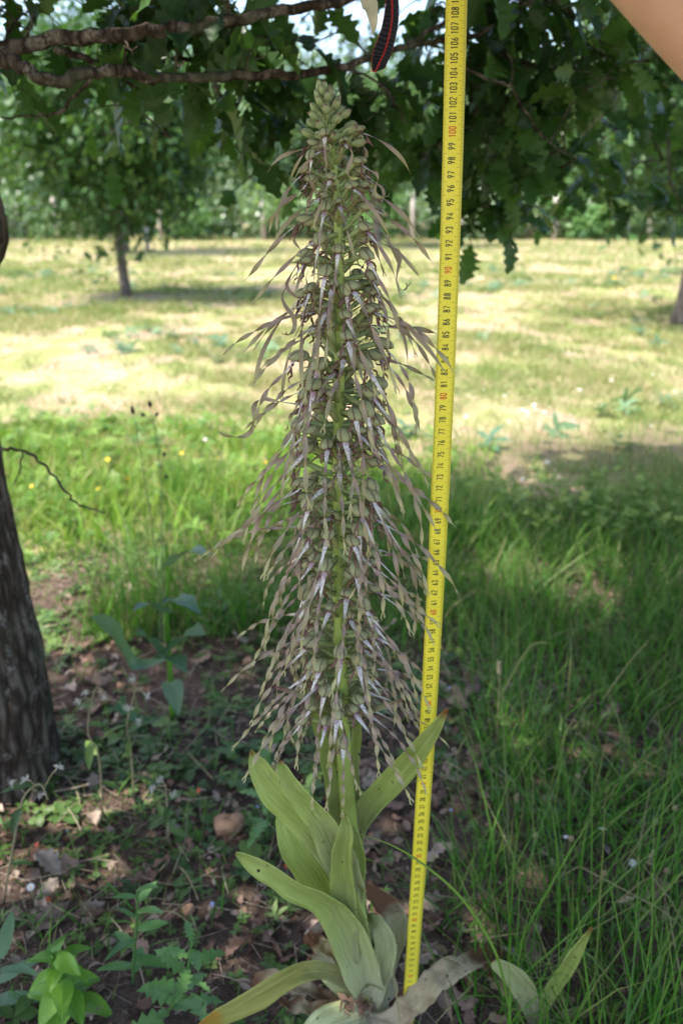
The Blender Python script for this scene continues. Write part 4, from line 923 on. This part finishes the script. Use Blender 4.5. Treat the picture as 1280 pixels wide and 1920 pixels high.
# ------------------------------------------------------------------ single plants
def stemline(P, r0, r1, mat, parent, name='stem', n=16, seg=6):
    mb = MB(); tube(mb, cr(P, n), np.linspace(r0, r1, n), seg); return mb.build(name, G[mat] if isinstance(mat, str) else mat, parent)
def pleaf(parent, base, yaw, pitch, L, tmpl, mat, roll=0, rnd=None, name='leaf'):
    V_, t_, q_, s_ = tmpl; me = mesh_np(name, V_, t_, q_, np.full(len(V_), R.random() if rnd is None else rnd), s_, G[mat])
    o = link(name, me, parent, base); o.rotation_euler = (roll, pitch, yaw); o.scale = (L,)*3; return o
def serr(wm, k, d=.25, p=.8):
    return lambda v: max(.01, wm*sin(pi*v**p)**.7*(1-d*((v*k) % 1.0))) if v > .04 else .02
LOB = blade_tmpl(serr(.50, 5, .62, .75), 42, 2, .2, .15, 1, .6); SER = blade_tmpl(serr(.34, 9, .22, .75), 40, 2, .2, .15, 1, .5); OVAL = blade_tmpl(serr(.64, 8, .10, .75), 26, 4, .35, .25, 1, .9)
LET = blade_tmpl(serr(.36, 12, .10, 1.1), 30, 4, .6, .35, 1, .8)
def on_ground(px, py): return gp(px, py)
def plant_at(name, label, cat, px, py, group=None):
    p = gp(px, py); return thing(name, label, cat, p, group), p
# bright green oval-leaved weed, bottom left
t, p = plant_at('leafy_weed', 'bright yellow-green weed with broad oval leaves at the bottom left', 'weed', 130, 1905)
stemline([(0, 0, 0), (.002, -.004, .05), (-.004, -.012, .10)], .0022, .0014, 'bright', t)
for k in range(20):
    z = .01+.092*k/19; pleaf(t, (0, -.01*k/19, z), k*2.4+R.gauss(0, .2), R.uniform(-.35, .35)-.25*k/20, (.052-.020*k/19)*R.uniform(.85, 1.1), OVAL, 'bright', R.gauss(0, .2))
# tall lobed weeds
def lobed(label, rows, mat, nl, L0, L1, tm, seed):
    R.seed(seed); p = gp(rows[0][0], rows[0][1]); t = thing('lobed_weed', label, 'weed', p)
    P = [np.array([0, 0, 0])]+[at(a, b, p[1]-o_)-p for a, b, o_ in rows[1:]]; c = cr(P, 24)
    stemline(P, .0021, .0014, mat, t, n=24)
    for k in range(nl):
        q = k/(nl-1); i = int(3+q*20); pleaf(t, c[i], k*2.4+seed+R.gauss(0, .3), R.uniform(-.35, .15)-.35*q, (L0+(L1-L0)*q)*R.uniform(.85, 1.15), tm, mat, R.gauss(0, .25))
    return t
lobed('upright weed with toothed grey-green leaves between the bright weed and the drooping lobed weed', [(250, 1850, 0), (252, 1790, .01), (257, 1720, .02), (258, 1668, .025)], 'weed', 11, .052, .030, SER, 1)
lobed('drooping weed with deeply lobed leaves left of the orchid foot', [(305, 1912, 0), (335, 1870, .015), (352, 1820, .03), (360, 1765, .035)], 'weed', 13, .060, .034, LOB, 4)
lobed('small toothed weed cut by the left edge near the bottom', [(-14, 1900, 0), (-8, 1850, .01), (0, 1800, .015)], 'grey', 7, .06, .05, SER, 6)
lobed('short lobed weed with yellowish spikes behind the orchid leaves', [(500, 1560, 0), (503, 1500, .01), (505, 1440, .02), (508, 1380, .02)], 'weed', 12, .055, .03, LOB, 8)
lobed('young green weed beside the long grass edge left of the stem', [(415, 1150, 0), (415, 1125, .0)], 'weed', 6, .07, .05, LANCE, 9)
# wild lettuce, left middle
t, p = plant_at('lettuce_plant', 'tall bluish wild lettuce with broad toothed leaves right of the oak trunk', 'weed', 322, 1330)
P = [np.array([0, 0, 0]), at(318, 1240, p[1])-p, at(312, 1160, p[1])-p, at(315, 1080, p[1])-p, at(312, 1020, p[1])-p]
c = cr(P, 20); stemline(P, .006, .003, 'bright', t, n=20)
for (px, py, ex, ey, L) in [(250, 1245, 172, 1155, 0), (300, 1225, 255, 1190, 0), (300, 1235, 350, 1262, 0), (325, 1215, 385, 1190, 0), (318, 1060, 395, 1040, 0), (312, 1150, 250, 1145, 0), (315, 1130, 375, 1150, 0), (320, 1280, 335, 1340, 0), (250, 1350, 215, 1330, 0)]:
    a = at(px, py, p[1]-.02)-p; e = at(ex, ey, p[1]-.10-.05*R.random())-p; d = e-a; L = np.linalg.norm(d)
    mb = MB(); ribbon(mb, [c[np.argmin(np.linalg.norm(c-a, axis=1))], a, (a+e)/2+np.array([0, 0, .015]), e], [.004, L*.14, L*.32, L*.28, .004], (0, -.5, 1), 6, .3, n=26, ruffle=.05, rnd=R.random(), seed=int(px))
    mb.build('leaf', G['grey'], t)
# plantain stalks with dark seed heads
G['seedhead'] = simple('dark_seed_head', (.035, .03, .02), .9); G['stalk'] = simple('thin_green_stalk', (.16, .22, .09), .6)
def stalk(name, label, cat, rows, headL, headR, hm='seedhead', hn='seed_head', r=.0012, sm='stalk', group=None, arc_n=14):
    p = gp(rows[0][0], rows[0][1]); t = thing(name, label, cat, p, group)
    P = [np.zeros(3)]+[at(a, b, p[1]-o_)-p for a, b, o_ in rows[1:]]; stemline(P, r*1.3, r*.7, sm, t)
    e = np.array(P[-1]); d = unit(e-np.array(P[-2])); mb = MB()
    tube(mb, [e+d*headL*q for q in (-.1, .1, .4, .7, 1)], [headR*.3, headR, headR*1.1, headR*.8, headR*.2], 8, rough=.25); mb.build(hn, G[hm], t); return t, P
stalk('plantain', 'thin stalk with a dark seed head, left one of the pair over the sunny grass', 'plantain', [(300, 1240, 0), (296, 1080, .02), (272, 900, .04), (250, 775, .05)], .016, .0036)
t, P = stalk('plantain', 'forking stalk with several dark seed heads, right one of the pair over the grass', 'plantain', [(306, 1230, 0), (304, 1000, .02), (300, 870, .03), (282, 762, .05)], .012, .004)
for (px, py, qx, qy) in [(286, 790, 272, 780), (288, 792, 293, 780), (302, 880, 307, 855), (300, 870, 310, 890)]:
    Yd = gp(306, 1230)[1]-.04; o_ = gp(306, 1230); a = at(px, py, Yd)-o_; e = at(qx, qy, Yd)-o_; stemline([a, (a+e)/2, e], .0008, .0006, 'stalk', t, 'side_stalk', 5)
    mb = MB(); d = unit(e-a); tube(mb, [e, e+d*.004, e+d*.009], [.002, .0042, .001], 8, rough=.2); mb.build('seed_head', G['seedhead'], t)
# wilted seed-fluff weeds, left foreground
G['fluff'] = simple('white_seed_fluff', (.62, .58, .56), .9, .3); G['drystalk'] = simple('dry_stalk', (.26, .22, .12), .8)
def fluff(label, rows, npuff, seed):
    R.seed(seed); p = gp(*rows[0][:2]); t = thing('seeding_weed', label, 'weed', p)
    P = [np.zeros(3)]+[at(a, b, p[1]-o_)-p for a, b, o_ in rows[1:]]; c = cr(P, 16); stemline(P, .0018, .0010, 'drystalk', t)
    for k in range(npuff):
        s = c[R.randint(8, 15)]; e = s+np.array([R.gauss(0, .018), R.gauss(0, .012), R.gauss(.0, .014)]); stemline([s, (s+e)/2+np.array([0, 0, .004]), e], .0008, .0006, 'drystalk', t, 'side_stalk', 5)
        mb = MB()
        for _ in range(26):
            d = unit(np.array([R.gauss(0, 1), R.gauss(0, 1), R.gauss(.2, .8)]))*R.uniform(.004, .009)
            ribbon(mb, [e, e+d*.6, e+d], [.0003, .0011, .0004], (0, -1, 0), 1, n=4)
        mb.build('seed_head', G['fluff'], t)
    for k in range(5): pleaf(t, c[2+2*k], k*2.4, R.uniform(-.2, .4), R.uniform(.03, .05), LANCE, 'cover', R.gauss(0, .3))
fluff('wilting weed with fluffy white seed heads just right of the oak trunk base', [(190, 1500, 0), (186, 1420, .02), (165, 1370, .03), (180, 1290, .04), (205, 1312, .05)], 5, 1)
fluff('weed with pale fluffy heads in front of the blue-green lettuce', [(250, 1480, 0), (245, 1400, .01), (238, 1360, .02), (255, 1290, .03)], 4, 2)
fluff('weed with whitish fluffy heads right of the orange pebbles', [(315, 1560, 0), (314, 1520, .01), (312, 1490, .015), (310, 1470, .02)], 4, 3)
fluff('bent weed with grey seed fluff at the far left edge', [(5, 1680, 0), (30, 1560, .02), (45, 1495, .03), (75, 1470, .03), (90, 1500, .04)], 4, 4)

# second orchid shoot, bottom right
t, p = plant_at('young_orchid', 'small orchid shoot with two pale leaves in the grass right of the tape foot', 'orchid', 996, 1925)
def rl(rows, mat, fold, up, seed, lab=None, tw_=0):
    o = oleaf(rows, mat, fold, up, seed=seed, label=lab, twist=tw_); o.parent = t; o.location = -p; return o
rl([(998, 1925, .735, 16), (994, 1890, .715, 30), (980, 1850, .70, 46), (958, 1822, .69, 46), (938, 1808, .685, 34), (928, 1800, .685, 22)], 'l2', .35, (0, -1, .3), 31, 'blunt leaf with a browned cut tip')
rl([(1004, 1925, .735, 14), (1012, 1895, .72, 22), (1038, 1848, .71, 30), (1068, 1800, .70, 30), (1092, 1765, .69, 16), (1109, 1738, .685, 3)], 'l1', .45, (-.2, -1, .2), 32)
rl([(990, 1925, .74, 10), (965, 1870, .76, 14), (925, 1840, .77, 16), (905, 1800, .775, 6)], 'l3', .4, (0, -1, .3), 33, 'shrivelled brown leaf behind the shoot')
rl([(1010, 1925, .74, 10), (1060, 1900, .75, 18), (1110, 1895, .76, 14), (1140, 1905, .77, 4)], 'l3', .4, (0, -1, .6), 34, 'shrivelled brown leaf lying to the right')

# long blades that stand out
def longblade(label, rows, w_, mat='gr_dark', rnd=.6):
    p = gp(*rows[0][:2]) if rows[0][2] is None else at(*rows[0]); o_ = thing('long_grass', label, 'grass stalk', p)
    P = [np.zeros(3)]+[at(*q)-p for q in rows[1:]]; mb = MB(); ribbon(mb, P, [w_, w_, w_*.8, .0003], (0, -1, .3), 2, .4, n=30, rnd=rnd); mb.build('leaf', G[mat], o_); return o_
longblade('long arching green blade crossing in front of the lower tape to the orchid leaves', [(955, 1900, .70), (930, 1790, .66), (870, 1690, .64), (800, 1625, .63), (735, 1585, .625), (665, 1560, .62)], .0030, rnd=.8)
longblade('long pale green blade slanting up right through the grass at far right', [(1010, 1890, .76), (1080, 1740, .80), (1170, 1640, .86), (1275, 1560, .95)], .003, rnd=.8)
longblade('dry straw-coloured blade standing at the foot of the orchid', [(752, 1935, .70), (742, 1860, .69), (732, 1800, .685)], .0018, rnd=1.0)
longblade('dry bleached blade slanting across the lower right of the tape foot', [(810, 1925, .74), (850, 1880, .73), (888, 1845, .73)], .0016, rnd=1.0)
longblade('thin pale stem slanting behind the grass right of number fifty', [(1130, 1310, 1.15), (1180, 1240, 1.15), (1228, 1186, 1.15)], .002, rnd=.97)
longblade('arching blade with pale tip right of number fifty-six', [(940, 1300, 1.1), (990, 1215, 1.1), (1020, 1205, 1.1), (1028, 1208, 1.1)], .003, rnd=.93)

# flowers
G['orange'] = simple('orange_petal', (.62, .09, .035), .5, .2); G['blue'] = simple('blue_petal', (.26, .32, .62), .5, .2); G['whitep'] = simple('white_petal', (.80, .80, .84), .5, .2)
G['yel'] = simple('yellow_petal', (.80, .55, .03), .5, .2); G['brownh'] = simple('brown_head', (.30, .22, .13), .8)
def flower_mesh(nm, np_, L, w_, mat, centre=None):
    mb = MB()
    for k in range(np_):
        a = 2*pi*k/np_; d = np.array([cos(a), sin(a), .25]); ribbon(mb, [d*.0004, d*L*.6+np.array([0, 0, .0004]), d*L], [w_*.5, w_, w_*.35], (0, 0, 1), 2, .1, n=5)
    V = [(cos(a)*L*.25, sin(a)*L*.25, .001) for a in np.linspace(0, 2*pi, 9)[:-1]]+[(0, 0, .0022)]
    mb.add(V, [(k, (k+1) % 8, 8) for k in range(8)], None, .5, 1)
    return mesh_py(nm, mb.v, mb.f, mb.uv, mb.r, mb.m, [G[mat], G[centre or mat]])
FM = {'o': flower_mesh('petals', 5, .0042, .0042, 'orange', 'brownh'), 'b': flower_mesh('petals', 4, .0040, .0042, 'blue', 'whitep'), 'w': flower_mesh('petals', 14, .0075, .0018, 'whitep', 'yel'), 'y': flower_mesh('petals', 5, .009, .008, 'yel', 'yel')}
def tiny(kind, name, label, cat, px, py, hgt, group=None, s=1.0):
    """px,py = where the flower head shows"""
    r = ray(px, py); k = (H-hgt)/-r[2]; hp = np.array([0, 0, H])+r*k; b = np.array([hp[0]+R.gauss(0, .004), hp[1]+.004, float(gh(hp[0], hp[1]))])
    t = thing(name, label, cat, b, group); stemline([(0, 0, 0), (hp-b)*.5+np.array([.002, 0, 0]), hp-b], .0007, .0005, 'stalk', t, 'stalk', 6, 5)
    o = link('petals', FM[kind], t, hp-b); o.rotation_euler = (R.uniform(.2, .7), R.gauss(0, .2), R.random()*6); o.scale = (s,)*3
for (px, py, wh) in [(373, 1482, 'near the beige rock'), (90, 1687, 'at the left, above the bright weed'), (538, 1623, 'left of the orchid leaf tips'), (70, 1584, 'by the far left weed')]:
    tiny('o', 'pimpernel', 'tiny orange-red flower '+wh, 'flower', px, py, .02, 'orange pimpernels in the litter', 1.0)
for (px, py, wh) in [(126, 1558, 'at the left above the orange one'), (398, 1695, 'between the weeds and the orchid'), (482, 1513, 'right of the beige rock'), (678, 1602, 'just right of the orchid leaves'), (845, 1519, 'right of number thirty-six'), (842, 1290, 'right of number fifty-one'), (584, 1500, 'behind the orchid leaves')]:
    tiny('b', 'speedwell', 'tiny pale blue flower '+wh, 'flower', px, py, .02, 'small blue flowers in the litter', .85)
for (px, py, wh, s) in [(1129, 1556, 'in the grass right of the tape', 1), (1184, 1618, 'below the other daisy at right', .9), (58, 1664, 'in the weeds at the far left', .8), (1060, 1570, 'left of the daisy pair, half closed', .6)]:
    tiny('w', 'daisy', 'small white daisy '+wh, 'flower', px, py, .06, 'white daisies near the camera', s)
FWP = [(R.uniform(860, 1130), R.uniform(725, 790)) for _ in range(26)]+[(R.uniform(1140, 1280), R.uniform(690, 800)) for _ in range(16)]+[(R.uniform(920, 1060), R.uniform(860, 900)) for _ in range(8)]+[(R.uniform(10, 420), R.uniform(600, 830)) for _ in range(16)]+[(R.uniform(780, 1000), R.uniform(600, 720)) for _ in range(10)]
for (px, py) in FWP:
    tiny('w', 'daisy', 'small white daisy out in the sunny meadow', 'flower', px, py, .05, 'white daisies in the meadow', R.uniform(.8, 1.5))
for (px, py) in [(240, 898), (202, 862), (60, 912), (408, 860), (500, 868), (185, 918), (1105, 500), (1150, 522), (1162, 545), (600, 830), (340, 850), (72, 442), (655, 450), (120, 450)]:
    tiny('y', 'buttercup', 'small yellow flower in the sunny meadow grass', 'flower', px, py, .08, 'yellow flowers in the meadow', R.uniform(.8, 1.2)*(2.6 if py < 560 else 1))
def drybob(px, py, lab, r=.0042):
    rr_ = ray(px, py); k = (H-.09)/-rr_[2]; hp = np.array([0, 0, H])+rr_*k; b = np.array([hp[0]-.004, hp[1]+.006, float(gh(hp[0], hp[1]))]); t = thing('dry_flower_head', lab, 'seed head', b, 'dry round seed heads in the grass')
    stemline([(0, 0, 0), (hp-b)*.5, hp-b], .0007, .0005, 'drystalk', t, 'stalk', 6, 5); mb = MB(); e = hp-b
    tube(mb, [e+np.array([0, 0, z]) for z in (-r, -r*.5, 0, r*.6, r)], [r*.4, r, r*1.15, r*.9, r*.3], 9, rough=.35); mb.build('head', G['brownh'], t)
for (px, py, lab) in [(1004, 1566, 'brown round seed head left of the daisies'), (1070, 1572, 'brown seed head beside the half-closed daisy'), (1265, 1515, 'brown seed head at the right edge, highest'), (1228, 1540, 'brown seed head right of the upper daisy'), (1250, 1632, 'brown seed head at the right edge below the others'), (1132, 1638, 'small brown seed head below the daisies'), (1082, 1455, 'brown seed head standing above the daisies')]: drybob(px, py, lab)
# grass seed spikes
def spike(rows, lab, L=.03):
    p = gp(rows[0][0], rows[0][1]); t = thing('grass_spike', lab, 'grass spike', p); P = [np.zeros(3)]+[at(a, b, p[1]-o_)-p for a, b, o_ in rows[1:]]; c = cr(P, 20); stemline(P, .0009, .0005, 'drystalk', t)
    mb = MB()
    for k in range(26):
        i = c[-1]*(1-k/40)+c[-6]*(k/40) if k < 40 else c[-1]; d = unit(np.array([R.gauss(0, 1), R.gauss(0, .5), R.gauss(.6, .3)]))*.006; ribbon(mb, [i, i+d*.6, i+d], [.0005, .0016, .0002], (0, -1, 0), 1, n=4, rnd=R.random())
    mb.build('spikelets', G['straw'], t)
spike([(1240, 1790, 0), (1235, 1740, .0), (1215, 1695, .01), (1190, 1682, .02), (1165, 1692, .03)], 'drooping bleached grass spike at the right, below the daisies')
spike([(930, 1400, 0), (934, 1320, .0), (936, 1240, .01)], 'upright feathery grass spike right of number fifty-five')
spike([(1160, 1700, 0), (1190, 1660, 0), (1225, 1600, .01)], 'green-brown grass spike leaning right near the right edge')
spike([(860, 1490, 0), (858, 1440, 0), (850, 1405, .01)], 'short pale grass spike just right of number forty-three')
# rocks
G['rock'] = simple('ochre_stone', (.36, .21, .125), .9, var=.35, scale=45)
def rock(px, py, s, lab, seed, mat='rock'):
    R.seed(seed); p = gp(px, py); mb = MB(); V = []; nr, ns_ = 9, 14
    for i in range(nr):
        t_ = pi*i/(nr-1)
        for j in range(ns_):
            a = 2*pi*j/ns_; d = np.array([sin(t_)*cos(a), sin(t_)*sin(a), cos(t_)]); q = np.sign(d)*np.abs(d)**.75
            V.append(q*np.array(s)*(1+.10*sin(3*a+seed)+.14*(R.random()-.5)))
    mb.add(V, [(i*ns_+j, i*ns_+(j+1) % ns_, (i+1)*ns_+(j+1) % ns_, (i+1)*ns_+j) for i in range(nr-1) for j in range(ns_)])
    o = mb.build('stone', G[mat], smooth=False); o.location = p+np.array([0, 0, s[2]*.5]); o.rotation_euler = (R.gauss(0, .2), R.gauss(0, .2), R.random()); tag(o, lab, 'stone')
rock(428, 1535, (.027, .018, .016), 'flat ochre stone, largest on the ground left of the orchid', 1)
rock(352, 1702, (.010, .008, .010), 'small orange-brown stone between the lobed weeds and orchid', 2)
rock(392, 1625, (.005, .005, .004), 'pinkish pebble below the large ochre stone', 3)
rock(283, 1552, (.010, .008, .006), 'brown stone left of the large ochre stone', 4)
rock(465, 1222, (.012, .010, .009), 'small orange stone in the bare soil behind the orchid', 5)
rock(225, 1265, (.010, .009, .008), 'pale stone beside the wild lettuce leaf', 6)
rock(700, 1560, (.008, .007, .005), 'small pink stone just right of the orchid stem', 7)
# fallen twigs
def twig(a, b, lab, r=.0015):
    A_, B_ = gp(*a), gp(*b); A_[2] += .008; B_[2] += .012; m = (A_+B_)/2+np.array([R.gauss(0, .008), R.gauss(0, .008), .01]); mb = MB(); tube(mb, cr([A_, m, B_], 14)-A_, np.linspace(r, r*.5, 14), 6, rough=.4)
    o = mb.build('fallen_twig', G['drystalk']); o.location = A_; tag(o, lab, 'twig')
for a, b, lab in [((338, 1620), (372, 1688), 'dark fallen twig left of the small orange stone'), ((280, 1708), (360, 1735), 'pale fallen stalk above the lobed weed'), ((75, 1665), (150, 1720), 'brown fallen twig above the bright weed'), ((290, 1630), (320, 1605), 'short purple-brown twig near the pebble'),
                  ((560, 1210), (450, 1170), 'thin bleached twig in the soil behind the spike'), ((670, 1548), (712, 1600), 'pale dry strip right of the orchid leaves'), ((255, 1760), (330, 1690), 'dark thin twig behind the upright weed'), ((120, 1440), (150, 1500), 'thin dry twig at the trunk foot'), ((250, 1510), (300, 1450), 'thin dry twig in front of the lettuce'), ((400, 1450), (350, 1400), 'dry twig above the large ochre stone')]: twig(a, b, lab)
